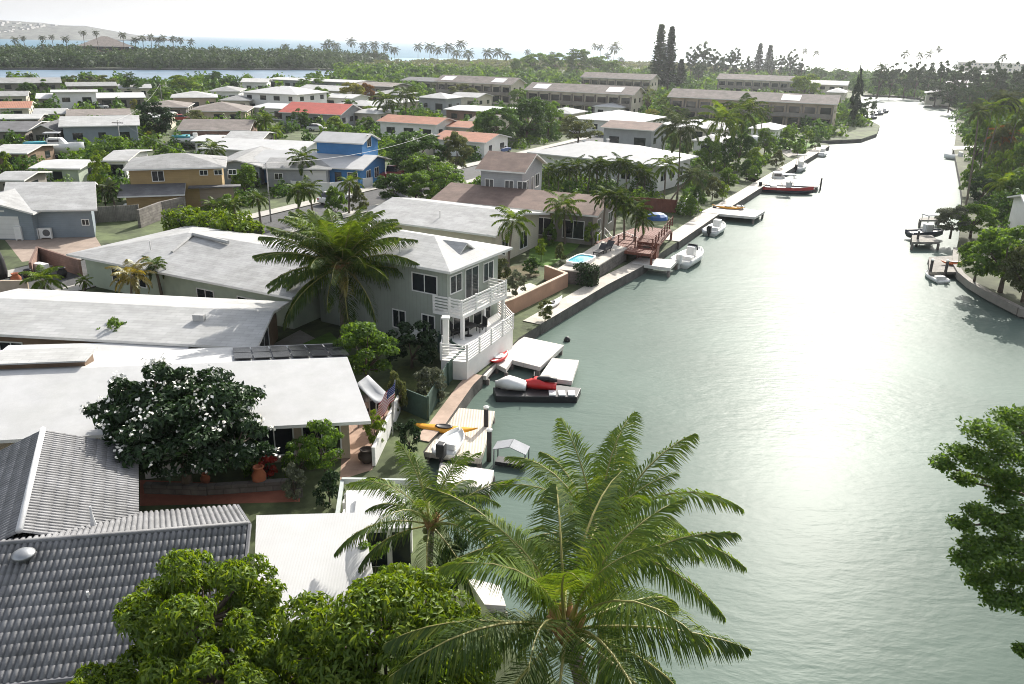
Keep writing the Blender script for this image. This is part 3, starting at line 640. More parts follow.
# long two-storey terraces
for i, (lab, A, B, ang) in enumerate((('long grey-brown two-storey townhouse block beside the canal point', (667, 96.5), (838, 101), -25),
        ('dark-roofed townhouse block left of the tall twin pines', (524, 89.5), (634, 94.5), -27),
        ('dark-roofed townhouse block farthest left, behind palms', (434, 81), (512, 84), -27),
        ('townhouse block behind the long canal block', (716, 78.5), (800, 79.5), -27),
        ('low townhouse roofs seen left of the twin pines', (580, 77), (652, 79), -27))):
    k = house(lab, A, B, 7.0, 11, 1.9, 'gable_x', 'cream' if i else 'tan', 'taupe', ang, .8, group='townhouse blocks', name='townhouse_block', cat='townhouses', wins=[])
    L = along(G(*A, 7.0), R_(ang), 7.0, B[0])
    n = int(L/3.6)
    for s in range(2):
        for j in range(n):
            window(k, 'F', (L-1.6)*(j+.5)/n, 1.5+2.75*s, 2.5, 1.9, .8, L-.8, .8, 10.2, False)
    for j in range(2):
        for s in range(2): window(k, 'R', 2.6+4*j, 1.7+2.75*s, 1.3, 1.2, .8, L-.8, .8, 10.2, False)
    b = MB(); b.box(.8, L-.8, -.3, .79, 2.72, 2.9); b.box(.8, L-.8, -.3, -.22, 2.9, 3.75)
    for j in range(n+1): x = .9+(L-1.9)*j/n; b.box(x, x+.2, -.2, .78, 0, 5.6)
    b.build('balcony', WALL['dim'], k)
    # roof panels
    if i < 3:
        for t_ in ((.79,) if i == 0 else (.08, .9)):
            y0_, y1_ = 1.2, 4.4
            f = lambda y: 7.0-LZ-.02+1.9*y/5.5+.06
            x = t_*(L-6); c = MB(); c.add([(x, y0_, f(y0_)), (x+4.5, y0_, f(y0_)), (x+4.5, y1_, f(y1_)), (x, y1_, f(y1_)), (x, y0_, f(y0_)-.05), (x+4.5, y0_, f(y0_)-.05), (x+4.5, y1_, f(y1_)-.05), (x, y1_, f(y1_)-.05)], [(0, 1, 2, 3), (0, 4, 5, 1), (1, 5, 6, 2), (2, 6, 7, 3), (3, 7, 4, 0)])
            c.build('solar_panel', white, k)
# pavilion-roofed building on the wooded island
pv = house('big building with steep hipped roof standing among the island trees', (80, 46), (134, 46), 11, 30, 6.5, 'hip', 'brown', 'taupe', 30, 3., z0=1.0, name='pavilion_building', cat='building', wins=[('F', 4+k*5.5, 8.8, 4, 2.2) for k in range(6)]+[('F', 4+k*5.5, 4.6, 4, 2.2) for k in range(6)], frame=False)
# far right shore
house('pale flat building on the far right skyline', (958, 62), (1060, 66), 9, 22, 1.2, 'gable_x', 'cream', 'grey', -24, .8, name='shore_building', cat='building', frame=False)
house('white-roofed house among trees on the right bank', (972, 88), (1006, 80), 5.2, 12, 1.2, 'gable_x', 'cream', 'white', 62, .7, frame=False)
house('white house with pale roof at the right edge behind the spreading trees', (1030, 216), (1110, 220), 4.6, 12, 1.2, 'gable_x', 'white', 'white', -20, .6)
house('grey roof among palms far up the right bank', (925, 93), (955, 94), 5, 12, 1.3, 'hip', 'cream', 'grey', -24, .7, frame=False)
# ------------------------------------------------------------------ plants
LEAF = {
 'dark': leafmat('leaf_dark', (.045, .095, .018), (.10, .18, .03), .4),
 'deep': leafmat('leaf_deep', (.016, .036, .012), (.04, .08, .02), .22),
 'mid': leafmat('leaf_mid', (.08, .15, .022), (.18, .28, .035), .45),
 'bright': leafmat('leaf_bright', (.115, .19, .02), (.30, .37, .045), .4),
 'yellow': leafmat('leaf_yellow', (.16, .17, .03), (.34, .30, .05), .4),
 'olive': leafmat('leaf_olive', (.09, .11, .035), (.18, .19, .06), .38),
 'grey': leafmat('leaf_greygreen', (.10, .115, .07), (.18, .19, .12), .3),
 'rust': leafmat('leaf_rust', (.20, .11, .03), (.34, .17, .04), .35),
 'red': leafmat('leaf_red', (.28, .03, .02), (.42, .08, .03), .35),
 'mangrove': leafmat('leaf_mangrove', (.04, .07, .025), (.09, .13, .04), .35),
 'frond': leafmat('palm_leaf', (.05, .09, .015), (.19, .22, .035), .4, gloss=.018),
 'frond2': leafmat('palm_leaf_young', (.09, .15, .02), (.24, .28, .04), .42, gloss=.018),
 'frondy': leafmat('palm_leaf_yellowed', (.22, .19, .03), (.40, .30, .05), .42, gloss=.07),
 'frondg': leafmat('palm_leaf_grey', (.06, .08, .035), (.16, .17, .07), .3, gloss=.018)}
bark = mat('bark', (.13, .10, .075), .95, .35, 6, .6, 14)
palmbark = mat('palm_bark', (.20, .165, .13), .95, .3, 4, .6, 10, tex='board', tsize=.12)
rachis_m = mat('palm_rib', (.26, .24, .07), .6, .2, 4)
husk_m = mat('palm_husk', (.30, .17, .07), .9, .3, 8, .5, 20)
petal = mat('white_petal', (.80, .78, .70), .7, .05, 4)
rngs = lambda s: np.random.default_rng(s)
def unit(a): return a/np.maximum(np.linalg.norm(a, axis=-1, keepdims=True), 1e-9)
def leaf_quads(rng, C, Nrm, S, asp=.5, droop=0., fold=False):
    """one pointed leaf per centre"""
    n = len(C); r = rng.normal(size=(n, 3)); r[:, 2] -= droop
    t = unit(r-Nrm*np.sum(r*Nrm, 1, keepdims=True)); b = np.cross(Nrm, t); S = S[:, None]
    if not fold:
        V = np.stack([C-t*S*.5, C+b*S*asp*.5+t*S*.05, C+t*S*.5, C-b*S*asp*.5+t*S*.05], 1).reshape(-1, 3)
        return V, np.arange(4*n).reshape(-1, 4)
    dz = np.zeros((n, 3)); dz[:, 2] = 1
    V = np.stack([C-t*S*.5, C+b*S*asp*.5-t*S*.1+Nrm*S*.1, C+b*S*asp*.34+t*S*.22+Nrm*S*.04, C+t*S*.5-dz*S*.22, C-b*S*asp*.34+t*S*.22+Nrm*S*.04, C-b*S*asp*.5-t*S*.1+Nrm*S*.1, C+t*S*.2-dz*S*.03], 1).reshape(-1, 3)
    k = np.arange(n)[:, None]*7
    F = np.concatenate([k+np.array([[0, 1, 2, 6]]), k+np.array([[6, 2, 3, 3]])*1, k+np.array([[0, 6, 4, 5]]), k+np.array([[6, 3, 4, 4]])*1], 0)
    F = np.concatenate([k+np.array([[0, 6, 2, 1]]), k+np.array([[0, 5, 4, 6]]), k+np.array([[6, 4, 3, 2]])], 0)
    return V, F
def crown_np(seed, n, clumps, leaf, rad=(1, 1, .8), low=-.45, rc=(.2, .36), asp=.5, droop=0., fold=False, shell=.55, spread=1.0):
    rng = rngs(seed); d = []
    while len(d) < clumps:
        x = rng.normal(size=3); x /= np.linalg.norm(x)
        if x[2] > low: d.append(x)
    d = np.array(d); cr = rng.uniform(shell, 1.0, clumps)**.8
    cc = d*cr[:, None]; rr = rng.uniform(*rc, clumps); w = rr**2; idx = rng.choice(clumps, n, p=w/w.sum())
    x = unit(rng.normal(size=(n, 3))); x[:, 2] = np.where(x[:, 2] < -.3, -x[:, 2]*.6, x[:, 2]); x = unit(x)
    pos = cc[idx]+x*(rr[idx]*rng.uniform(.35, 1.0, n)**.5*spread)[:, None]*np.array([1.1, 1.1, .8])
    nr = unit(x*.8+rng.normal(size=(n, 3))*.55+np.array([0, 0, .35]))
    R3 = np.array(rad)
    V, F = leaf_quads(rng, pos*R3, nr, leaf*rng.uniform(.65, 1.3, n), asp, droop, fold)
    return V, F, cc*R3
def limbs_mb(base_r, top, cc, n, seed, lean=(0, 0), fork=.55):
    rg = random.Random(seed); b = MB(); top = Vector(top)
    k = top*fork; k.x += lean[0]; k.y += lean[1]
    b.tube([(0, 0, -.05*top.z), k*.5+Vector((rg.uniform(-.02, .02)*top.z, rg.uniform(-.02, .02)*top.z, 0)), k, k.lerp(top, .6)], [base_r*1.25, base_r, base_r*.8, base_r*.35], 8)
    for i in range(n):
        c = Vector(cc[i]); m_ = k.lerp(c, .5); m_.z -= .03*top.z
        b.tube([k*.93, m_, c], [base_r*.55, base_r*.34, base_r*.1], 6)
    return b
VAR = {}
def variant(kind, i, sp):
    """unit-height trunk and crown meshes of a kind of tree, shared by every tree that uses them"""
    key = (kind, i, sp)
    if key in VAR: return VAR[key]
    s = 100*i+hash(kind[0])*0+len(kind)*7
    g = ('g', kind, i)
    if g not in VAR:
        if kind == 'round':
            V, F, cc = crown_np(s+1, 5200, 46, .062, (.46, .46, .43), -1, (.2, .32)); c0 = (0, 0, .55); tr = limbs_mb(.03, c0, cc+np.array(c0), 6, s)
        elif kind == 'loose':
            V, F, cc = crown_np(s+2, 3600, 34, .06, (.46, .46, .42), -.9, (.19, .32)); c0 = (0, 0, .58); tr = limbs_mb(.025, c0, cc+np.array(c0), 9, s)
        elif kind == 'wispy':
            V, F, cc = crown_np(s+9, 5200, 56, .05, (.38, .38, .46), -.9, (.13, .22), shell=.2); c0 = (0, 0, .56); tr = limbs_mb(.022, c0, cc+np.array(c0), 12, s)
        elif kind == 'spread':
            V, F, cc = crown_np(s+3, 6500, 54, .05, (.62, .62, .32), -.6, (.14, .24)); c0 = (0, 0, .66); tr = limbs_mb(.04, c0, cc+np.array(c0), 10, s, fork=.4)
        elif kind == 'column':
            V, F, cc = crown_np(s+4, 2200, 30, .07, (.15, .15, .5), -1, (.2, .34)); c0 = (0, 0, .5); V = V*(np.clip(1.25-(V[:, 2:3]+.5), .25, 1)*np.array([[1, 1, 0]])+np.array([[0, 0, 1]])); tr = limbs_mb(.025, (0, 0, .6), cc, 0, s)
        elif kind == 'bush':
            V, F, cc = crown_np(s+5, 3000, 30, .085, (.5, .5, .52), -.7, (.2, .34)); c0 = (0, 0, .46); tr = limbs_mb(.03, (0, 0, .4), cc+np.array(c0), 5, s)
        elif kind == 'norfolk':
            rng = rngs(s+6); P = []; Nn = []; b = MB(); b.tube([(0, 0, -.03), (0, 0, .5), (0, 0, .99)], [.017, .011, .002], 7); nw = 24
            for k in range(nw):
                z = .1+.88*k/nw; r = .17*(1-z)**.95+.010
                for j in range(6):
                    a = 2*math.pi*(j/6+.137*k)+rng.uniform(-.15, .15); rr = r*rng.uniform(.75, 1.1); m_ = 30
                    t = rng.uniform(.1, 1, m_); x = np.stack([np.cos(a)*rr*t, np.sin(a)*rr*t, z+.02*t**2-.012*t+rng.normal(size=m_)*.004], 1)+rng.normal(size=(m_, 3))*np.array([.008, .008, .003])
                    P.append(x); Nn.append(unit(rng.normal(size=(m_, 3))*.5+np.array([0, 0, .8])))
                    b.tube([(0, 0, z), (np.cos(a)*rr, np.sin(a)*rr, z+.008)], [.004, .001], 3, cap=False)
            P = np.concatenate(P); V, F = leaf_quads(rng, P, np.concatenate(Nn), .05*rng.uniform(.7, 1.3, len(P)), .5); c0 = (0, 0, 0); tr = b
        elif kind == 'bare':
            V, F, cc = crown_np(s+7, 700, 22, .04, (.44, .44, .4), -.2, (.12, .2)); c0 = (0, 0, .6); tr = limbs_mb(.03, c0, cc+np.array(c0), 20, s, fork=.5)
        VAR[g] = (V+np.array(c0), F, tr.mesh('trunk', bark, True))
    V, F, tm = VAR[g]
    VAR[key] = (npmesh('crown', V, F, LEAF[sp]), tm)
    return VAR[key]
NTREE = [0]
def place_tree(x, y, h, r, kind, sp, label, group=None, name='tree', cat='tree', z0=LZ, rx=None):
    i = NTREE[0]; NTREE[0] += 1
    cm, tm = variant(kind, i % 3, sp)
    rad = {'round': .5, 'wispy': .42, 'loose': .48, 'spread': .7, 'column': .17, 'bush': .6, 'norfolk': .16, 'bare': .48}[kind]
    t = thing(name, label, cat, (x, y, z0), (i*2.4) % 6.28, group); t.scale = (r/rad, (rx or r)/rad, h)
    link('trunk', tm, t); link('crown' if kind != 'bush' else 'foliage', cm, t)
    return t
def tree(cx, ytop, ybase, rpx, kind, sp, label, group=None, name='tree', cat='tree', z0=LZ, hmul=1.):
    p = G(cx, ybase, z0); d = PJ(p)[2]
    h = max((ZAT(p.x, p.y, ytop)-z0)*hmul, .4)
    return place_tree(p.x, p.y, h, rpx*d/FPX, kind, sp, label, group, name, cat, z0)

def frond_np(rng, L, e0, bend, nl, wl, lw, droop, tw=0., segs=2, petiole=.16, vee=.35):
    """one pinnate frond in the x-z plane: returns leaflets (V, F) and the midrib points and radii"""
    ts = np.linspace(0, 1, 15); el = e0-bend*ts**1.35; dx = np.cos(el)*L/14; dz = np.sin(el)*L/14
    X = np.concatenate([[0], np.cumsum((dx[1:]+dx[:-1])/2)]); Z = np.concatenate([[0], np.cumsum((dz[1:]+dz[:-1])/2)]); Y = tw*L*ts**2
    V = []; F = []
    tl = np.linspace(petiole, .99, nl)
    for t in tl:
        u_ = (t-petiole)/(1-petiole); px_ = np.interp(t, ts, X); pz = np.interp(t, ts, Z); py_ = np.interp(t, ts, Y); e = np.interp(t, ts, el)
        T = np.array([math.cos(e), 0, math.sin(e)]); Nn = np.array([-math.sin(e), 0, math.cos(e)])
        l = wl*L*(math.sin(math.pi*min(.12+.88*u_, 1)**.75)**.6*.92+.12)*rng.uniform(.85, 1.1)
        a = math.radians(72-42*u_)+rng.uniform(-.1, .1)
        for sd in (-1, 1):
            D = T*math.cos(a)+np.array([0, sd, 0])*math.sin(a)+Nn*(vee-.35*u_)+rng.normal(size=3)*.06
            D /= np.linalg.norm(D); p = np.array([px_, py_, pz]); w0 = lw*L*rng.uniform(.8, 1.15); pts = [p]
            for k in range(segs):
                D = D+np.array([0, 0, -droop*(k+.6)*rng.uniform(.7, 1.3)]); D /= np.linalg.norm(D); p = p+D*l/segs; pts.append(p)
            wd = np.cross(D, np.cross(T, D)+1e-6); W = T-D*np.dot(T, D); W /= max(np.linalg.norm(W), 1e-6)
            b = len(V)
            for k, pp in enumerate(pts):
                ww = w0*(.55, 1.0, .62, .12)[min(k, 2) if segs > 2 and k < segs else (k if k < segs else 3)]*.5
                V += [pp+W*ww, pp-W*ww]
            for k in range(segs): F.append((b+2*k, b+2*k+1, b+2*k+3, b+2*k+2))
    return np.array(V), np.array(F), [(X[i], Y[i], Z[i]) for i in range(0, 15, 2)], [L*.011*(1-.85*ts[i]) for i in range(0, 15, 2)]
def frond_mesh(seed, L, e0, bend, nl, leafm, wl=.215, lw=.0095, droop=.35, tw=0., segs=2, vee=.35):
    V, F, rp, rr = frond_np(rngs(seed), L, e0, bend, nl, wl, lw, droop, tw, segs, vee=vee)
    b = MB(); b.tube(rp, rr, 5); n = len(V)
    fs = F.tolist(); me = bpy.data.meshes.new('frond'); me.from_pydata(V.tolist()+b.v, [], fs+[tuple(i+n for i in f) for f in b.f])
    me.materials.append(leafm); me.materials.append(rachis_m)
    me.polygons.foreach_set('material_index', [0]*len(fs)+[1]*len(b.f)); me.update()
    return me
def trunk_mb(h, r0, r1, lean=(0, 0), curve=.3, n=10):
    b = MB(); pts = []; rs = []; m = max(int(h/.22), 6)
    for i in range(m+1):
        t = i/m; s = t**(1+curve); pts.append((lean[0]*s, lean[1]*s, -.2+(h+.2)*t))
        rs.append((r0+(r1-r0)*min(t*1.6, 1)+(r0*.45*max(0, 1-t*9)))*(1.06 if i % 2 else .97))
    return b.tube(pts, rs, n)
def big_palm(label, base, top, L, nfr, nl, seed, wind=(0, 0), mats_=('frond',), r0=.17, yel=0., group=None, lw=.0095, bend0=52, name='coconut_palm'):
    """coconut palm whose trunk and fronds are parts"""
    base = Vector(base); top = Vector(top); t = thing(name, label, 'palm tree', base, 0, group); v = top-base
    trunk_mb(v.z, r0*1.2, r0*.8, (v.x, v.y)).build('trunk', palmbark, t, True)
    b = MB(); rg = random.Random(seed)
    for k in range(12):
        a = k*2.4; b.tube([v+Vector((0, 0, -.45)), v+Vector((math.cos(a)*r0*1.1, math.sin(a)*r0*1.1, -.12)), v+Vector((math.cos(a)*r0*2, math.sin(a)*r0*2, .18))], [r0*.7, r0*.55, r0*.2], 6)
    b.build('husk', husk_m, t, True)
    if L > 2.5:
        c = MB()
        for k in range(7):
            a = rg.uniform(0, 6.28); p = v+Vector((math.cos(a)*r0*1.9, math.sin(a)*r0*1.9, -.3-rg.uniform(0, .3))); c.lathe([(.02, -.13), (.09, -.08), (.115, 0), (.09, .08), (.02, .13)], 8, p)
        c.build('coconut_bunch', mat('green_coconut', (.16, .19, .05), .5, .3, 3), t, True)
    for i in range(nfr):
        f = i/(nfr-1); az = i*2.39996+rg.uniform(-.2, .2); e0 = R_(84-104*f**1.2+rg.uniform(-6, 6)); bend = R_(bend0+38*f*(1-f)+rg.uniform(-12, 16)+(20 if f < .3 else 0))
        mt = 'frond2' if f < .25 else mats_[0]
        if yel and f > .55 and rg.random() < yel: mt = 'frondy'
        me = frond_mesh(seed*50+i, L*rg.uniform(.86, 1.06)*(.8+.2*min(f*4, 1)), e0, bend, nl, LEAF[mt], lw=lw, droop=.40+.34*f, tw=rg.uniform(-.16, .16), vee=.4-.25*f)
        o = link('frond', me, t); o.location = v+Vector((math.cos(az)*r0*.7, math.sin(az)*r0*.7, .05-.3*f))
        d = Vector((math.cos(az), math.sin(az)))+Vector(wind)*(1-f*.4); o.rotation_euler = (rg.uniform(-.25, .25), 0, math.atan2(d.y, d.x))
    return t
PALM = {}
def palm_crown(i, sp):
    if (i, sp) in PALM: return PALM[(i, sp)]
    rg = random.Random(900+i); V = []; F = []; n = 0; b = MB(); nf = 20+i
    for k in range(nf):
        f = k/(nf-1); e0 = R_(70-95*f+rg.uniform(-8, 8)); bend = R_(rg.uniform(60, 100)); az = k*2.4+rg.uniform(-.3, .3)
        v, fc, rp, rr = frond_np(rngs(700+40*i+k), rg.uniform(.85, 1.05), e0, bend, 30, .26, .036, .4+.3*f, 0, 1 if False else 2, vee=.3)
        c, s = math.cos(az), math.sin(az); M_ = np.array([[c, s, 0], [-s, c, 0], [0, 0, 1]]); v = v@M_
        V.append(v); F.append(fc+n); n += len(v)
    PALM[(i, sp)] = npmesh('crown', np.concatenate(V), np.concatenate(F), LEAF[sp])
    return PALM[(i, sp)]
PT = [trunk_mb(1, .022, .016, (.05, .03), .8, 7).mesh('trunk', palmbark, True), trunk_mb(1, .025, .017, (-.06, .02), .8, 7).mesh('trunk', palmbark, True), trunk_mb(1, .02, .016, (0, -.03), .5, 7).mesh('trunk', palmbark, True)]
NP = [0]
def palm(cx, cy, ybase, rpx, sp, label, group=None, xb=None, z0=LZ, name='palm_tree', trunkw=1., hmax=None):
    """palm whose crown centre stands at (cx, cy) in the photo and whose foot is on the ground"""
    i = NP[0]; NP[0] += 1
    p = G(xb if xb is not None else cx, ybase, z0); d = PJ(p)[2]; h = ZAT(p.x, p.y, cy)-z0
    # no taller than a palm can be: walk nearer
    t = thing(name, label, 'palm tree', p, (i*1.7) % 6.28 if xb is None else 0, group); k = i % 3
    tr = link('trunk', PT[k], t); tr.scale = (6*trunkw, 6*trunkw, h)
    if xb is not None:
        q_ = G(cx, cy, z0+h); e = (cx-xb)*d/FPX
        b = trunk_mb(h, .14*trunkw, .09*trunkw, (e, 0), .6, 7); tr.data = b.mesh('trunk', palmbark, True); tr.scale = (1, 1, 1); top = (e, 0, h)
    else: ln = ((.05, .03), (-.06, .02), (0, -.03))[k]; top = (ln[0]*6*trunkw, ln[1]*6*trunkw, h)
    cr = link('crown', palm_crown(i % 3, sp), t); cr.location = top; s = rpx*d/FPX*1.32; cr.scale = (s, s, s); cr.rotation_euler = (0, 0, i*1.3)
    return t
# ------------------------------------------------------------------ the large near trees
def at(px, py, d): return Vector((0, 0, CAM_H))+ray(px, py)*d
def big_tree(name, label, cat, base, lobes, leaf, sp, seed, asp=.45, droop=.6, fold=True, trunk_r=.25, blossoms=0, rc=(.16, .27), fork=.5, spread=1.):
    """lobes: (centre, radii, leaves, clumps); the crown's clumps hang on limbs of one trunk"""
    base = Vector(base); t = thing(name, label, cat, base)
    V = []; F = []; n = 0; b = MB(); top = Vector(lobes[0][0])-base; PC = []
    k = top*fork; b.tube([(0, 0, -.2), k*.5+Vector((.06, .04, 0)), k], [trunk_r*1.3, trunk_r, trunk_r*.8], 10)
    for i, (c, rad, nl, cl) in enumerate(lobes):
        c = Vector(c)-base; v, f, cc = crown_np(seed+i, nl, cl, leaf, rad, -.8, rc, asp, droop, fold, spread=spread)
        V.append(v+np.array(c)); F.append(f+n); n += len(v); cc = cc+np.array(c); PC.append(cc)
        b.tube([k, k.lerp(c, .55)+Vector((.1, -.1, -.15)), c], [trunk_r*.6, trunk_r*.42, trunk_r*.2], 8)
        for q_ in cc[::2]:
            q_ = Vector(q_); m_ = c.lerp(q_, .5); m_.z -= .12; b.tube([c, m_, q_], [trunk_r*.22, trunk_r*.13, .015], 5, cap=False)
    b.build('trunk', bark, t, True); link('crown', npmesh('crown', np.concatenate(V), np.concatenate(F), LEAF[sp]), t)
    if blossoms:
        rng = rngs(seed+77); v = np.concatenate(V); idx = rng.choice(len(v), blossoms)
        v0 = v[idx]; v0 = v0+(v0-np.array(Vector(lobes[0][0])-base))*.07; cen = np.repeat(v0, 4, 0)+rng.normal(size=(blossoms*4, 3))*.07; bv, bf = leaf_quads(rng, cen+np.array([0, 0, .05]), unit(rng.normal(size=cen.shape)*.6+np.array([0, -.4, .8])), rng.uniform(.10, .2, len(cen)), .8)
        link('blossoms', npmesh('blossoms', bv, bf, petal), t)
    return t
big_tree('plumeria_tree', 'broad dark plumeria tree dotted with white flowers above the planter bed', 'tree', G(186, 492, LZ),
         [(at(182, 425, 35.5), (3.45, 3.2, 2.1), 15000, 80), (at(150, 400, 35.0), (2.0, 2.2, 1.5), 4500, 26), (at(235, 445, 34.5), (1.5, 1.5, 1.2), 2600, 16), (at(128, 420, 36), (1.5, 1.6, 1.3), 2600, 16)], .30, 'deep', 11, .42, .2, True, .22, 420)
big_tree('mango_tree', 'bright green leafy tree at the bottom edge hiding the corner of the tiled roof', 'tree', (-4.6, 16.2, LZ),
         [(at(205, 622, 20.5), (1.85, 1.9, 1.65), 13000, 64), (at(385, 648, 19.5), (2.4, 2.0, 1.75), 17000, 84), (at(300, 690, 19.0), (1.8, 1.5, 1.3), 9000, 44), (at(160, 690, 19), (1.2, 1.3, .9), 3000, 18), (at(115, 700, 18.5), (1.3, 1.1, .7), 3000, 18), (at(470, 650, 20), (.9, 1.2, 1.0), 2000, 16), (at(215, 680, 19), (1.6, 1.4, 1.2), 5000, 36), (at(400, 700, 18.2), (2.0, 1.4, 1.2), 5000, 36)], .21, 'bright', 31, .30, 1.3, True, .28, rc=(.17, .28))
# tree reaching in from the right: flat leafy shelves on long boughs
def shelf_tree():
    base = Vector((22.2, 25.5, LZ)); t = thing('monkeypod_tree', 'tree with flat leafy shelves reaching in from the right edge over the water', 'tree', base)
    rng = rngs(61); V = []; F = []; n = 0; b = MB(); fork = Vector((-.4, -.2, 3.2))
    b.tube([(0, 0, -.3), (-.15, -.05, 1.6), fork], [.42, .34, .28], 10)
    px_ = [(1012, 418, 26, 30), (985, 432, 25, 30), (960, 452, 25, 24), (944, 464, 25, 17), (1015, 450, 25, 34), (985, 462, 24.5, 28), (1005, 478, 25, 30), (962, 478, 25, 16), (1024, 425, 27, 30),
           (1005, 500, 24.5, 22), (978, 512, 24, 20), (960, 524, 24, 16), (998, 525, 24, 26), (1022, 520, 24, 20), (1015, 548, 23.5, 28), (985, 550, 23.5, 30), (965, 560, 23.5, 20), (1010, 575, 23.5, 32), (978, 580, 23.5, 22), (992, 598, 23, 20), (1020, 600, 23, 24), (1022, 650, 22.5, 12),
           (1060, 420, 27, 50), (1060, 470, 26, 50), (1070, 530, 25, 55), (1070, 590, 24, 50), (1130, 450, 27, 70), (1140, 540, 25, 70), (1120, 620, 23.5, 50)]
    for (x, y, d, r) in px_:
        c = at(x, y, d)-base; R = r*d/FPX; m_ = int(1500*max(R, .5)**1.6)
        v = unit(rng.normal(size=(m_, 3)))*rng.uniform(.15, 1, (m_, 1))**.45*np.array([R, R*1.1, R*.40]); v[:, 2] += rng.normal(size=m_)*.03
        sub = unit(rng.normal(size=(7, 3)))*np.array([R, R, R*.4])*.9; near = sub[rng.integers(0, 7, m_)]; v = v*.65+near*.35*rng.uniform(.7, 1.2, (m_, 1))
        nv, f = leaf_quads(rng, v+np.array(c), unit(rng.normal(size=(m_, 3))*.45+np.array([0, -.1, .8])), .14*rng.uniform(.6, 1.3, m_), .5)
        V.append(nv); F.append(f+n); n += len(nv)
        mid = fork.lerp(c, .55); mid.z += .1; b.tube([fork, mid, c-Vector((0, 0, R*.15))], [.15, .075, .02], 6)
        for s_ in sub[:3]: b.tube([c-Vector((0, 0, R*.15)), c+Vector(s_)], [.022, .006], 4, cap=False)
    b.build('trunk', bark, t, True); link('crown', npmesh('crown', np.concatenate(V), np.concatenate(F), LEAF['mid']), t)
shelf_tree()
big_palm('tall coconut palm nearest the bottom edge, broad fronds over the water', (3.0, 12.2, LZ), at(566, 622, 16.2), 4.0, 23, 100, 5, (.12, 0), r0=.19)
big_palm('coconut palm with upswept bright fronds behind the nearest palm', (3.0, 19.0, LZ), at(598, 540, 22.5), 4.4, 24, 96, 9, (.25, .1), ('frond2',), r0=.15)
big_palm('small young coconut palm beside the white pergola', (-2.7, 22.8, LZ), at(431, 520, 26.8), 3.5, 20, 66, 14, (-.05, 0), r0=.14, lw=.012)
big_palm('full coconut palm with yellowing lower fronds between the grey roofs and the green house', G(346, 338, LZ), at(341, 264, 53), 5.35, 60, 84, 21, (0, 0), r0=.32, yel=.12, lw=.013, bend0=40)

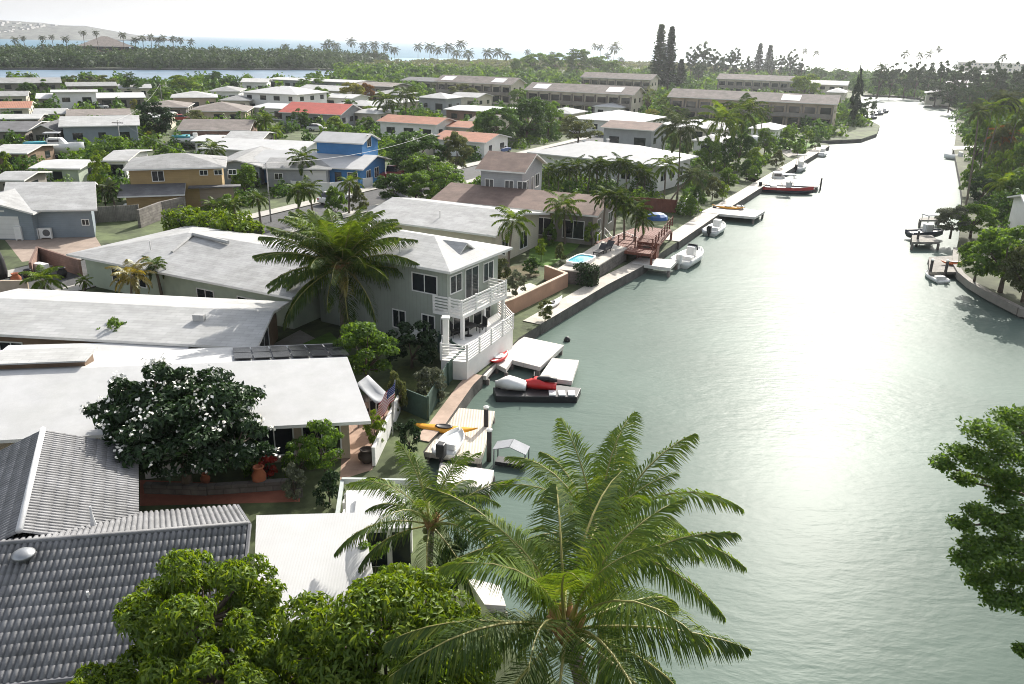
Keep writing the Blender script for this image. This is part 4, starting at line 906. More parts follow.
# ------------------------------------------------------------------ trees and shrubs of the gardens, then the neighbourhood
TR = [
 (118, 318, 366, 21, 'bush', 'mid', 'leafy bush poking up over the flat white carport roof'),
 (217, 344, 372, 13, 'bush', 'bright', 'bright shrub at the right end of the flat white carport'),
 (367, 322, 388, 33, 'round', 'mid', 'rosette-leaved tree beside the coconut palm, above the grey awning'),
 (412, 322, 368, 28, 'bush', 'deep', 'dark flowering shrub under the sage green house'),
 (430, 366, 402, 17, 'bush', 'grey', 'pale variegated bush on the lawn beside the green fence'),
 (398, 372, 415, 12, 'bush', 'olive', 'dry olive bush at the foot of the lawn'),
 (300, 440, 478, 20, 'bush', 'mid', 'leafy green shrub right of the terracotta urn'),
 (326, 424, 482, 22, 'loose', 'mid', 'taller loose shrub against the white house wall, right of the planter'),
 (258, 440, 476, 17, 'bush', 'mid', 'green shrub under the right of the plumeria crown'),
 (295, 466, 500, 15, 'bush', 'grey', 'pale low bush at the front of the planter bed'),
 (268, 448, 480, 12, 'bush', 'red', 'red-leaved croton shrub behind the urn'),
 (330, 470, 505, 17, 'bush', 'deep', 'dark bush at the right end of the planter bed'),
 (376, 412, 452, 10, 'loose', 'bright', 'thin bright shrub in the pot by the tan terrace'),
 (398, 468, 430, 9, 'bush', 'deep', 'dark bush in the gap between the terrace and the lower dock'),
 (410, 420, 452, 13, 'bush', 'deep', 'dark shrub left of the yellow kayak'),
 (375, 540, 600, 22, 'bush', 'mid', 'leafy shrub under the small palm beside the white ribbed roof'),
 (455, 535, 600, 18, 'bush', 'deep', 'dark bush behind the trunk of the small young palm'),
 (228, 195, 226, 11, 'bush', 'mid', 'green bush at the kerb of the side street'),
 (158, 102, 139, 19, 'round', 'deep', 'dark round tree among the grey roofs'),
 (416, 127, 176, 30, 'round', 'dark', 'largest dark round tree right of the blue house'),
 (456, 132, 176, 15, 'round', 'olive', 'olive tree touching the dark round tree right of the blue house'),
 (432, 154, 190, 30, 'round', 'mid', 'lower bushy tree in front of the dark round tree'),
 (394, 170, 204, 18, 'round', 'dark', 'dark tree behind the low grey-roofed house, left end'),
 (416, 172, 205, 18, 'round', 'mid', 'green tree behind the low grey-roofed house, middle'),
 (442, 166, 202, 22, 'loose', 'mid', 'loose tall tree behind the low grey-roofed house, right end'),
 (498, 103, 146, 22, 'round', 'dark', 'dark spreading tree right of the flat white roof'),
 (482, 112, 142, 11, 'bush', 'mid', 'green bush at the foot of the dark spreading tree'),
 (527, 97, 140, 24, 'round', 'dark', 'big dark tree left of the brown-roofed grey house'),
 (548, 98, 136, 15, 'round', 'mid', 'green tree behind the big dark tree, below the dark townhouses'),
 (578, 116, 148, 21, 'loose', 'olive', 'olive loose tree left of the grey house with white windows'),
 (245, 164, 192, 13, 'round', 'mid', 'round green tree in front of the grey gabled house'),
 (106, 158, 208, 11, 'loose', 'bright', 'slim bright tree left of the ochre house'),
 (145, 183, 208, 9, 'bush', 'mid', 'fan-shaped green plant against the ochre house'),
 (114, 136, 166, 17, 'round', 'mid', 'bushy tree behind the slate-blue roof'),
 (103, 150, 172, 12, 'bush', 'bright', 'bright bush behind the slate-blue roof'),
 (166, 146, 166, 14, 'bush', 'mid', 'low bush behind the ochre house roof'),
 (4, 150, 178, 12, 'bush', 'bright', 'bright bush at the left edge by the white shed roof'),
 (112, 124, 144, 11, 'round', 'dark', 'dark bush left of the dark round tree'),
 (130, 125, 146, 9, 'bush', 'mid', 'mid-green bush beside the dark round tree'),
 (150, 131, 143, 5, 'bush', 'yellow', 'small yellow bush at the foot of the dark round tree'),
 (196, 111, 132, 11, 'loose', 'olive', 'olive tree above the brick house'),
 (75, 109, 119, 7, 'bush', 'grey', 'grey-green bush on the mauve roof side'),
 (135, 99, 112, 5, 'bush', 'yellow', 'yellow bush right of the white carport house'),
 (30, 80, 102, 9, 'round', 'dark', 'dark tree left of the white carport house'),
 (44, 79, 99, 8, 'loose', 'mid', 'mid-green tree behind the white carport house, left'),
 (75, 76, 93, 10, 'loose', 'olive', 'olive tree behind the white carport house, first of three'),
 (92, 77, 93, 10, 'loose', 'grey', 'grey-green tree behind the white carport house, second of three'),
 (108, 75, 94, 10, 'loose', 'olive', 'olive-grey tree behind the white carport house, third of three'),
 (135, 77, 98, 11, 'round', 'dark', 'dark bushy tree below the single lagoon palm'),
 (162, 86, 101, 12, 'round', 'mid', 'green tree left of the cream house'),
 (186, 75, 94, 14, 'loose', 'bright', 'bright lagoon-side tree above the cream house'),
 (214, 71, 85, 9, 'round', 'dark', 'small dark dome tree at the lagoon edge'),
 (226, 84, 100, 8, 'round', 'dark', 'dark tree right of the cream house'),
 (235, 81, 95, 6, 'round', 'deep', 'very dark small tree left of the pyramid roof'),
 (281, 87, 110, 10, 'loose', 'bright', 'bright tree left of the rust-coloured tree'),
 (300, 86, 110, 11, 'round', 'rust', 'rust-coloured tree behind the red roof'),
 (321, 87, 108, 10, 'round', 'mid', 'green tree right of the rust-coloured tree'),
 (312, 76, 92, 12, 'loose', 'mid', 'loose green tree behind the pyramid-roofed house'),
 (353, 80, 106, 12, 'round', 'yellow', 'yellow-green tree behind the dull grey low house'),
 (367, 83, 104, 8, 'round', 'rust', 'orange-tipped tree next to the yellow-green tree'),
 (301, 109, 128, 10, 'loose', 'dark', 'dark tree before the white porch of the red-roofed house'),
 (371, 104, 122, 11, 'round', 'bright', 'bright round bush left of the terracotta roof'),
 (337, 117, 136, 15, 'bush', 'bright', 'long bright hedge bush below the red roof'),
 (366, 117, 134, 11, 'bush', 'mid', 'hedge bush right of the bright hedge bush'),
 (352, 100, 116, 8, 'bush', 'dark', 'dark bush left of the tall house palm'),
 (463, 84, 106, 15, 'loose', 'olive', 'olive tree in front of the leftmost townhouses'),
 (441, 80, 98, 10, 'loose', 'grey', 'greyish tree at the left end of the townhouses'),
 (518, 87, 106, 9, 'round', 'mid', 'small tree between the two dark-roofed townhouse blocks'),
 (632, 92, 112, 10, 'loose', 'olive', 'olive tree by the end of the left townhouse block'),
 (584, 92, 112, 9, 'loose', 'mid', 'tree in front of the left townhouse block'),
 (647, 85, 116, 10, 'bare', 'olive', 'bare twiggy tree between the townhouse blocks'),
 (667, 92, 116, 11, 'round', 'bright', 'bright tree at the left end of the long townhouse block'),
 (674, 105, 122, 13, 'bush', 'bright', 'bright hedge below the bright tree'),
 (651, 109, 122, 9, 'bush', 'yellow', 'yellow hedge left of the bright hedge'),
 (706, 138, 178, 14, 'round', 'mid', 'green tree between the canal palms'),
 (724, 134, 172, 12, 'loose', 'dark', 'dark tree behind the canal palms'),
 (738, 128, 166, 14, 'round', 'dark', 'dark round tree right of the canal palms'),
 (752, 148, 170, 10, 'bush', 'bright', 'bright bush by the canal walk'),
 (764, 128, 155, 10, 'round', 'mid', 'green tree by the small white-roofed house'),
 (770, 142, 160, 7, 'bush', 'mid', 'bush on the canal edge left of the grassy point'),
 (746, 160, 180, 9, 'bush', 'dark', 'dark bush on the canal edge above the long jetty'),
 (728, 168, 190, 10, 'round', 'mid', 'round bush above the white dock on the canal edge'),
 (712, 176, 200, 9, 'bush', 'olive', 'olive bush on the canal edge near the leaning palm'),
 (698, 184, 208, 9, 'bush', 'dark', 'dark bush where the white picket fence ends'),
 (806, 130, 146, 7, 'bush', 'bright', 'bright bush at the tip of the grassy point'),
 (786, 128, 150, 8, 'bush', 'mid', 'bush on the grassy canal point'),
 (804, 74, 102, 16, 'round', 'bright', 'bright tree behind the long townhouse block'),
 (818, 67, 84, 9, 'spread', 'dark', 'dark umbrella-shaped tree on the skyline'),
 (841, 71, 85, 9, 'spread', 'mangrove', 'second umbrella-shaped tree, left of the dark column tree'),
 (852, 63, 124, 7, 'column', 'deep', 'dark column-shaped cypress at the canal point'),
 (866, 98, 120, 9, 'loose', 'mangrove', 'ragged tree right of the column cypress'),
 (860, 108, 124, 8, 'bush', 'dark', 'dark bush at the foot of the column cypress'),
 (657, 22, 90, 12, 'norfolk', 'mangrove', 'left of the tall twin pines, slimmer'),
 (667, 24, 91, 11, 'norfolk', 'deep', 'right of the tall twin pines, denser'),
 (679, 58, 90, 10, 'norfolk', 'mangrove', 'short pine standing right of the tall twin pines'),
 (757, 42, 76, 8, 'norfolk', 'mangrove', 'pointed pine on the skyline right of the ragged trees'),
 (767, 44, 76, 8, 'norfolk', 'mangrove', 'pointed pine next to its twin on the right skyline'),
 (980, 174, 206, 14, 'round', 'deep', 'dark round bush on the right bank below the palms'),
 (972, 116, 172, 15, 'round', 'mid', 'round tree low among the tall right bank palms'),
 (1000, 124, 180, 18, 'round', 'olive', 'olive tree among the right bank palms'),
 (968, 160, 196, 12, 'bush', 'mid', 'bush at the water under the tall thin palms'),
 (1018, 138, 192, 16, 'round', 'mid', 'green tree at the right edge under the palms'),
 (992, 150, 196, 15, 'bush', 'bright', 'bright bush below the rust-brown palm'),
 (970, 200, 238, 22, 'round', 'mid', 'green rounded tree behind the narrow right bank dock'),
 (1000, 226, 292, 36, 'round', 'mid', 'wide leafy tree at the curve of the right seawall'),
 (1022, 246, 302, 26, 'round', 'olive', 'olive tree at the right edge above the curved seawall'),
 (974, 236, 282, 19, 'round', 'mid', 'leafy tree hanging over the orange kayak dock'),
 (950, 206, 238, 17, 'round', 'grey', 'grey-green tree hanging over the narrow right bank dock'),
 (1016, 168, 214, 16, 'round', 'mid', 'leafy tree behind the white house on the right bank'),
 (541, 240, 262, 6, 'loose', 'bright', 'bright spindly shrub at the corner of the bright lawn'),
 (690, 196, 216, 8, 'bush', 'mid', 'bush hanging over the seawall just right of the white picket fence'),
 (722, 182, 200, 8, 'bush', 'bright', 'bright bush overhanging the seawall behind the yellow kayak'),
 (752, 166, 182, 8, 'bush', 'mid', 'bush overhanging the seawall behind the red boat, left'),
 (776, 150, 168, 8, 'bush', 'olive', 'olive bush overhanging the seawall behind the red boat, right'),
 (797, 142, 156, 6, 'bush', 'mid', 'small bush on the seawall below the grassy point'),
 (815, 136, 150, 6, 'bush', 'dark', 'dark bush at the outer corner of the grassy point'),
 (549, 224, 246, 9, 'bush', 'mid', 'green bush before the window of the brown-roofed house'),
 (592, 222, 246, 9, 'bush', 'bright', 'bright bush between the lawn and the row of deck palms'),
 (583, 214, 232, 8, 'bush', 'yellow', 'yellow-green bush at the head of the bright lawn'),
 (531, 258, 275, 10, 'bush', 'dark', 'dark bush left of the bright lawn'),
 (500, 258, 284, 14, 'bush', 'olive', 'olive bush on the slope behind the tan garden wall'),
 (516, 270, 296, 12, 'bush', 'grey', 'dry grey bush on the slope inside the tan garden wall'),
 (560, 244, 262, 7, 'bush', 'olive', 'small brownish bush by the pool terrace'),
 (545, 300, 322, 9, 'bush', 'olive', 'olive scrub on the bank below the tan garden wall'),
 (336, 186, 222, 12, 'bush', 'mid', 'bush between the street and the coconut palm'),
 (360, 186, 214, 10, 'bush', 'olive', 'olive bush at the kerb behind the coconut palm'),
]
for r in TR: tree(*r, name={'norfolk': 'norfolk_pine', 'column': 'cypress', 'bush': 'shrub'}.get(r[4], 'broadleaf_tree'), cat={'bush': 'shrub', 'norfolk': 'pine tree'}.get(r[4], 'tree'))

PL = [
 (132, 276, 312, 21, 'frondy', 'yellow-tipped palm behind the long pale roof', None),
 (163, 264, 302, 13, 'frond', 'slim young palm right of the yellow-tipped palm', None),
 (45, 280, 296, 19, 'frond2', 'bright bushy palm at the end of the brown wall', None),
 (85, 280, 296, 8, 'frond2', 'small bright palm beside the brown wall', None),
 (117, 189, 214, 12, 'frondg', 'drooping palm left of the ochre house', None),
 (216, 206, 240, 12, 'frond', 'palm in the hedge row by the side street, left one', None),
 (239, 204, 238, 12, 'frond', 'palm in the hedge row by the side street, middle one', None),
 (261, 199, 226, 11, 'frond', 'palm in the hedge row by the side street, right one', None),
 (299, 191, 224, 14, 'frond', 'palm at the kerb near the parked white car, left of two', None),
 (314, 189, 222, 14, 'frond', 'palm at the kerb near the parked white car, right of two', None),
 (349, 183, 214, 12, 'frond2', 'pale palm by the white fence of the blue house', None),
 (305, 158, 186, 15, 'frond', 'palm in front of the pale garage door', None),
 (215, 150, 172, 14, 'frond', 'palm right of the ochre house, before the wide white roof', None),
 (131, 76, 98, 6, 'frond', 'single palm above trees at the near lagoon shore', None),
 (267, 120, 142, 12, 'frond', 'dark palm left of the red roof', None),
 (276, 130, 148, 8, 'frond2', 'small bright palm below the red-roofed house porch', None),
 (387, 100, 124, 13, 'frond', 'palm left of the terracotta roof', None),
 (406, 95, 122, 13, 'frond', 'tall palm behind the terracotta roof', None),
 (508, 221, 270, 20, 'frond2', 'full palm at the canal end of the low grey-roofed house', None),
 (565, 206, 244, 19, 'frond2', 'yellow-green palm clump before the brown-roofed house', None),
 (602, 196, 246, 15, 'frond', 'row palm on the red deck, leftmost', None),
 (613, 195, 248, 15, 'frond', 'row palm on the red deck, second from left', None),
 (624, 203, 250, 15, 'frond', 'row palm on the red deck, third from left', None),
 (633, 209, 252, 14, 'frond', 'row palm on the red deck, fourth from left', None),
 (643, 220, 254, 12, 'frond', 'row palm on the red deck, rightmost and lowest', None),
 (674, 127, 200, 23, 'frondg', 'tall palm at the canal edge before the grey house', 677),
 (690, 175, 210, 16, 'frondg', 'leaning palm above the white fence on the canal', 666),
 (717, 120, 172, 22, 'frond2', 'pair of tall canal palms, left one', 714),
 (737, 112, 166, 21, 'frond', 'pair of tall canal palms, right one', 738),
 (664, 165, 200, 14, 'frond2', 'palm beside the white hip-roofed house', None),
 (957, 112, 214, 13, 'frondg', 'tallest thin palm on the right bank, leftmost', 964),
 (975, 110, 186, 15, 'frond2', 'tall palm on the right bank, second from left', 976),
 (985, 100, 184, 15, 'frondg', 'tall palm on the right bank, third from left', 981),
 (1001, 108, 180, 17, 'frond2', 'bright tall palm on the right bank near the edge', None),
 (994, 136, 178, 14, 'rust', 'rust-brown palm on the right bank', None),
 (1015, 122, 180, 16, 'frond2', 'wide palm at the right edge of the bank', None),
 (1019, 98, 160, 14, 'frondg', 'high grey palm at the right edge', None),
 (1004, 184, 212, 19, 'frond2', 'broad-leaved bright palm above the spreading trees on the right bank', None),
 (758, 112, 150, 9, 'frond', 'small palm near the canal point', None),
]
for cx, cy, yb, r, sp, lab, xb in PL: palm(cx, cy, yb, r, sp, lab, None, xb)
# the palm hedge in front of the white hip roof
for i, (x, y) in enumerate(((549, 172), (558, 168), (568, 172), (577, 166), (587, 170), (596, 164), (606, 168), (616, 163), (626, 167), (636, 170), (644, 176))):
    palm(x, y, 196, 12, 'frond', 'palm of the dark hedge before the white hip roof, %s from the left' % nth(i), 'palms of the dark hedge', name='areca_palm')
# far trees told apart by their place along their row
def row(pts, fn, desc, group):
    for i, p in enumerate(sorted(pts)): fn(p, '%s, %s from the left' % (desc, nth(i)), group)
row([(331, 43, 60, 5), (336, 46, 61, 5), (353, 42, 60, 5.5), (364, 46, 61, 5), (375, 45, 61, 5.5), (376, 53, 64, 4), (386, 46, 61, 5), (395, 50, 62, 5), (326, 46, 60, 4.5), (319, 51, 61, 4), (418, 47, 62, 5), (430, 47, 64, 6), (438, 50, 65, 5.5),
     (448, 47, 64, 6), (461, 44, 64, 6), (457, 53, 66, 5.5), (468, 54, 66, 6.5), (488, 53, 67, 6), (497, 52, 67, 6), (507, 56, 68, 5), (286, 47, 60, 4.5), (302, 48, 60, 4.5), (311, 49, 60, 4.5)],
    lambda p, l, g: palm(*p, 'frondg', l, g, trunkw=1.6, name='coconut_palm'), 'dark palm along the beach skyline left of centre', 'beach palms left of centre')
row([(593, 46, 66, 4), (600, 47, 67, 4), (613, 47, 67, 7), (607, 56, 69, 4), (621, 60, 70, 4), (527, 52, 65, 3.5), (572, 51, 66, 3.5), (552, 54, 66, 3.5)], lambda p, l, g: palm(*p, 'frondg', l, g, trunkw=1.6, name='coconut_palm'), 'palm on the beach skyline between townhouses and twin pines', 'beach palms near the twin pines')
row([(46, 38, 62, 3.5), (56, 37, 62, 3), (70, 39, 62, 4), (18, 40, 62, 4), (28, 38, 60, 3), (126, 35, 62, 4), (138, 40, 62, 4), (146, 38, 62, 4), (153, 37, 62, 4), (161, 40, 62, 4), (166, 38, 62, 4), (175, 39, 62, 4), (183, 40, 62, 4), (192, 42, 62, 4), (87, 33, 62, 3.5), (101, 33, 62, 3.5)],
    lambda p, l, g: palm(*p, 'frondg', l, g, trunkw=1.8, z0=1.0, name='coconut_palm'), 'dark palm rising from the wooded island', 'palms on the wooded island')
row([(535, 51, 74, 14), (556, 53, 74, 12), (577, 49, 75, 14), (597, 54, 76, 12), (613, 60, 77, 10), (519, 58, 75, 9)], lambda p, l, g: tree(*p, 'round', 'mid', l, g, name='broadleaf_tree'), 'bushy tree on the rise behind the townhouses', 'bushy trees behind the townhouses')
row([(690, 48, 80, 8), (701, 43, 80, 10), (698, 60, 84, 8), (713, 50, 80, 9), (725, 52, 78, 8), (733, 49, 80, 9), (746, 57, 78, 8), (771, 56, 78, 7), (779, 56, 78, 8), (789, 50, 80, 8), (798, 58, 82, 8)],
    lambda p, l, g: tree(*p, 'wispy', 'mangrove', l, g, name='ironwood_tree'), 'ragged ironwood right of the twin pines', 'ragged ironwoods on the skyline')
row([(877, 66, 98, 9), (889, 64, 97, 10), (903, 62, 97, 11), (914, 63, 97, 10), (926, 64, 100, 11), (938, 62, 102, 12), (950, 64, 104, 11), (962, 62, 106, 12), (975, 64, 106, 11), (988, 63, 108, 12), (1002, 61, 108, 12), (1016, 64, 110, 13), (934, 80, 106, 11), (948, 84, 112, 11), (966, 84, 116, 12), (1010, 84, 120, 13), (984, 84, 116, 11)],
    lambda p, l, g: tree(*p, 'wispy', 'mangrove', l, g, name='broadleaf_tree'), 'hazy grey-green tree of the far canal end', 'trees at the far end of the canal')
row([(900, 54, 90, 5), (913, 55, 90, 4.5), (922, 54, 90, 5), (932, 49, 90, 4), (995, 57, 92, 5), (876, 68, 97, 7), (812, 53, 84, 4), (800, 51, 84, 4)], lambda p, l, g: palm(*p, 'frondg', l, g, trunkw=1.4, name='coconut_palm'), 'thin palm high on the bleached right skyline', 'palms on the right skyline')
# low growth under and between the houses, and mangrove thickets: masses nobody could count
def thicket(name, spots, sp, seed, leaf=.004, cover=1.5):
    """mounds of leaves; leaf size grows with the distance at which a mound stands"""
    rng = rngs(seed); P = []; N_ = []; S = []
    for (x, y, z, r, h) in spots:
        s_ = max(.18, leaf*y); m_ = int(cover*2*math.pi*r*h/(s_*s_*.5))+12; d = unit(rng.normal(size=(m_, 3))); d[:, 2] = np.abs(d[:, 2])*1.0-.12
        lump = 1+.22*np.sin(d[:, :1]*5+x)+.18*np.sin(d[:, 1:2]*6+y)
        k = rng.uniform(.8, 1.0, (m_, 1))*lump; P.append(np.array([x, y, z])+d*k*np.array([r, r, h])); N_.append(unit(d+rng.normal(size=(m_, 3))*.45)); S.append(s_*rng.uniform(.6, 1.4, m_))
    V, F = leaf_quads(rng, np.concatenate(P), np.concatenate(N_), np.concatenate(S), .6)
    print(name, len(F))
    return tag(link(name, npmesh(name, V, F, LEAF[sp])), kind='stuff')
rg = random.Random(8); sp_ = []
def inpoly(x, y, poly):
    c = False; n = len(poly)
    for i in range(n):
        (x1, y1), (x2, y2) = poly[i], poly[(i+1) % n]
        if (y1 > y) != (y2 > y) and x < (x2-x1)*(y-y1)/(y2-y1)+x1: c = not c
    return c
isl = [(-400, 425), (-278, 464), (-200, 508), (-140, 543), (-124, 550), (-134, 640), (-114, 760), (-180, 745), (-330, 690), (-470, 620)]
for i in range(1500):
    x, y = rg.uniform(-470, -112), rg.uniform(425, 760)
    if inpoly(x, y, isl): sp_.append((x, y, 1.0, rg.uniform(5, 11), rg.uniform(5, 10.5)*(.7 if y < 470+.35*(x+278) else 1)))
thicket('island_woods', sp_, 'mangrove', 3, .0032, 1.1)
rects_ = []
for o in list(HOUSES.values()): pass
bpy.context.view_layer.update()
foot = []
for o in bpy.data.objects:
    if o.get('category') in ('house', 'townhouses', 'building', 'extension'):
        bb = [Vector(c) for ch in o.children if 'roof' in ch.name for c in ch.bound_box]
        if bb: foot.append((o.location.xy.copy(), o.rotation_euler.z, min(v.x for v in bb), max(v.x for v in bb), min(v.y for v in bb), max(v.y for v in bb)))
def clear(x, y, r):
    for p, a, x0, x1, y0, y1 in foot:
        d = Vector((x, y))-p; lx = d.x*math.cos(a)+d.y*math.sin(a); ly = -d.x*math.sin(a)+d.y*math.cos(a)
        if x0-r < lx < x1+r and y0-r < ly < y1+r: return False
    d = Vector((x-RP.x, y-RP.y)); w_ = d.dot(v)
    return not (-5-r < w_ < 5+r and -50 < d.dot(u) < 125)
sp_ = []; landL = [(a, b) for a, b in edgeL+shoreB+lag]
for i in range(2900):
    yy = rg.uniform(95, 560); xx = rg.uniform(-.75, .42)*yy; r = rg.uniform(.6, 1.7)*(1+yy/260)
    if inpoly(xx, yy, landL) and inpoly(xx+r+2, yy, landL) and clear(xx, yy, r*.7): sp_.append((xx, yy, LZ, r, rg.uniform(1.0, 2.2)*(1+yy/330)))
half = len(sp_)//2
thicket('garden_undergrowth', sp_[:half], 'mid', 5)
thicket('garden_undergrowth', sp_[half:], 'dark', 6)
sp_ = []
for i in range(900):
    yy = rg.uniform(560, 900); xx = rg.uniform(-150, 320)
    if inpoly(xx, yy, landL) or (xx > 160 and yy < 700 and xx < 420): sp_.append((xx, yy, LZ, rg.uniform(4, 9), rg.uniform(1.0, 2.6)))
thicket('shore_scrub', sp_, 'olive', 9, .0032, 1.0)
sp_ = []; landR = [(a, b) for a, b in edgeR]+[(170.4, 600), (500, 640), (300, 60)]
for i in range(1500):
    yy = rg.uniform(62, 560); xx = rg.uniform(.3, .95)*yy
    if inpoly(xx, yy, landR) and inpoly(xx-3, yy, landR) and not (xx/yy > .5 and 60 < yy < 75): sp_.append((xx, yy, LZ, rg.uniform(1.2, 3.2)*(1+yy/320), rg.uniform(1.0, 3.4)*(1+yy/420)))
thicket('bank_undergrowth', sp_, 'dark', 12)
# clipped hedges
def hedge(label, a, b, wd, h, sp, seed, leaf=.2, name='hedge'):
    a = Vector(a); b = Vector(b); d = b-a; L = d.length; rng = rngs(seed); n = int(L*(wd+2*h)*260*(.2/leaf)**1.4*.8)
    x = rng.uniform(0, L, n); k = rng.integers(0, 3, n); t = rng.uniform(0, 1, n)
    y = np.where(k == 0, t*wd-wd/2, np.where(k == 1, -wd/2, wd/2)); z = np.where(k == 0, h, t*h)+0
    bump = .18*np.sin(x*1.9)+.12*np.sin(x*4.3+1)+rng.normal(size=n)*.08
    nrm = np.stack([np.zeros(n), np.where(k == 1, -1., np.where(k == 2, 1., 0.)), np.where(k == 0, 1., .2)], 1)
    V, F = leaf_quads(rng, np.stack([x, y*(1+bump), z*(1+bump*.6)], 1), unit(nrm+rng.normal(size=(n, 3))*.5), leaf*rng.uniform(.6, 1.3, n), .5)
    t_ = thing(name, label, 'hedge', (a.x, a.y, LZ), math.atan2(d.y, d.x))
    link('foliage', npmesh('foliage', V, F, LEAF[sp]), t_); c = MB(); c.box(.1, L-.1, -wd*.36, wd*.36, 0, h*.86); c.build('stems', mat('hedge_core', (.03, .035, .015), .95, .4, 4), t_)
    return t_
hedge('long bright leafy hedge along the side street above the grey roof', G(178, 244), G(258, 256), 2.6, 3.4, 'bright', 41, .36)
hedge('dark boxed hedge at the corner of the stone pool terrace', (5.4, 66.2), (6.9, 64.9), 1.0, 1.5, 'deep', 42)
hedge('low dark hedge along the back of the long brown roof', G(520, 206), G(545, 218), 1.0, 1.2, 'dark', 43)
# ------------------------------------------------------------------ fences, walls, decks, docks
woodm = mat('grey_timber', (.26, .24, .21), .85, .3, 2, tex='rib', tsize=.15)
reddeck = mat('red_timber', (.17, .06, .038), .8, .25, 2, tex='rib', tsize=.15)
redpaint = mat('red_paint', (.42, .03, .03), .4, .1, 2)
stone = mat('lava_stone', (.16, .145, .13), .9, .4, 1.5, tex='stone')
stonewall = mat('grey_stone_wall', (.22, .20, .18), .9, .4, 1.5, tex='stone')
greenm = mat('green_screen', (.045, .085, .065), .8, .2, 4)
dockwhite = mat('dock_concrete', (.66, .63, .58), .8, .14, .8, .15, 15, tex='slab', tsize=2)
docktan = mat('dock_plank', (.55, .50, .42), .8, .14, .8, tex='rib', tsize=.15)
black = mat('black_plastic', (.02, .02, .022), .5, .2, 3)
canvas = mat('grey_canvas', (.30, .31, .33), .8, .15, 2)
def local(p, o): return Vector((p[0], p[1], 0))-Vector((o[0], o[1], 0))
def wall_run(name, label, cat, pts, h, th, m, z0=LZ, cap=None, posts=None):
    """a free-standing wall or fence following points on the ground"""
    o = Vector((pts[0][0], pts[0][1], z0)); t = thing(name, label, cat, o); b = MB(); P = [Vector((p[0]-o.x, p[1]-o.y)) for p in pts]
    for i in range(len(P)-1):
        d = (P[i+1]-P[i]).normalized(); n = Vector((-d.y, d.x))*th/2; e = d*(th/2-.003)*(1 if i < len(P)-2 else 0)
        s = d*(th/2+.003) if i else d*0
        a_, c_ = P[i]+s, P[i+1]+e
        b.prism([a_-n, c_-n, c_+n, a_+n], -.3, h)
    b.build('panel' if cat == 'fence' else 'wall', m, t)
    if cap:
        c = MB()
        for i in range(len(P)-1):
            d = (P[i+1]-P[i]).normalized(); n = Vector((-d.y, d.x))*(th/2+.04); c.prism([P[i]-n, P[i+1]-n, P[i+1]+n, P[i]+n], h+.003+.002*i, h+.07+.002*i)
        c.build('coping', cap, t)
    if posts:
        for i in range(len(P)-1):
            L = (P[i+1]-P[i]).length; k = max(1, round(L/posts)); d = (P[i+1]-P[i])/L; n = Vector((-d.y, d.x))
            for j in range(k+(i == len(P)-2)):
                p = P[i]+d*L*j/k-n*(th/2+.05); c = MB(); c.box(p.x-.05, p.x+.05, p.y-.05, p.y+.05, -.2, h+.08); c.build('post', m if not cap else cap, t)
    return t
def railing(name, label, pts, z0, h, m, nsl=4, gap=1.6, cat='railing', solid=False):
    o = Vector((pts[0][0], pts[0][1], z0)); t = thing(name, label, cat, o); P = [Vector((p[0]-o.x, p[1]-o.y, 0)) for p in pts]; b = MB(); c = MB()
    for i in range(len(P)-1):
        d = P[i+1]-P[i]; L = d.length; d = d/L; n = Vector((-d.y, d.x, 0)); k = max(1, round(L/gap))
        for j in range(k+1):
            p = P[i]+d*(L*j/k)
            if j < k or i == len(P)-2: b = MB(); b.box(p.x-.06, p.x+.06, p.y-.06, p.y+.06, 0, h+.05); b.build('post', m, t)
        for s in range(nsl):
            z = h*(s+1)/nsl; a_ = P[i]+d*.062; e = P[i+1]-d*.062
            q4 = [a_-n*.025, e-n*.025, e+n*.025, a_+n*.025]; c.prism([(p.x, p.y) for p in q4], z-(.16 if solid else .05), z)
    c.build('rails', m, t)
    return t
def dock(label, pix, z, th, m, posts=True, name='dock'):
    pts = [G(x, y, z) for x, y in pix]; o = Vector((pts[0].x, pts[0].y, 0)); t = thing(name, label, 'dock', o)
    P = [Vector((p.x-o.x, p.y-o.y)) for p in pts]; b = MB(); b.prism([tuple(p) for p in P], z-th, z); b.build('deck', m, t, bevel=.02)
    if posts:
        cen = sum(P, Vector((0, 0)))/len(P)
        for p in P:
            p = p+(cen-p)*.06; c = MB(); c.tube([(p.x, p.y, -1.5), (p.x, p.y, z-th-.003)], .14, 8); c.build('pile', mat('pile', (.16, .14, .12), .9, .3, 3), t, True)
    return t
big = dock('large white stepped dock below the balcony of the sage green house', [(466, 372), (487, 336), (516, 335), (564, 345), (540, 367), (512, 360), (506, 369), (496, 364), (486, 376)], .65, .3, dockwhite)
dock('small square white float at the end of the large stepped dock', [(539, 377), (552, 358), (579, 360), (572, 381)], .55, .3, dockwhite, False, 'float')
dock('tan-white square dock under the yellow kayak', [(432, 425), (440, 406), (495, 411), (481, 459), (425, 452)], .65, .3, docktan)
dock('white pier behind the small young palm', [(440, 462), (494, 470), (489, 488), (436, 484)], .65, .35, dockwhite)
dock('white landing lowest on the canal, right of the bright green tree', [(452, 574), (500, 585), (506, 606), (448, 602)], .62, .35, dockwhite)
dock('pale slab dock below the red timber deck', [(631, 263), (640, 257), (678, 260), (670, 268)], .9, .3, dockwhite)
dock('grey dock with orange kayak on the right bank', [(929, 257), (958, 255), (966, 272), (929, 272)], .65, .25, woodm)
dock('narrow grey dock farther up the right bank', [(912, 235), (932, 235), (940, 242), (912, 242)], .9, .25, woodm)
dock('thin jetty of the right bank, third from the curve', [(920, 217.5), (938, 217), (940, 220), (920, 220)], .9, .2, woodm)
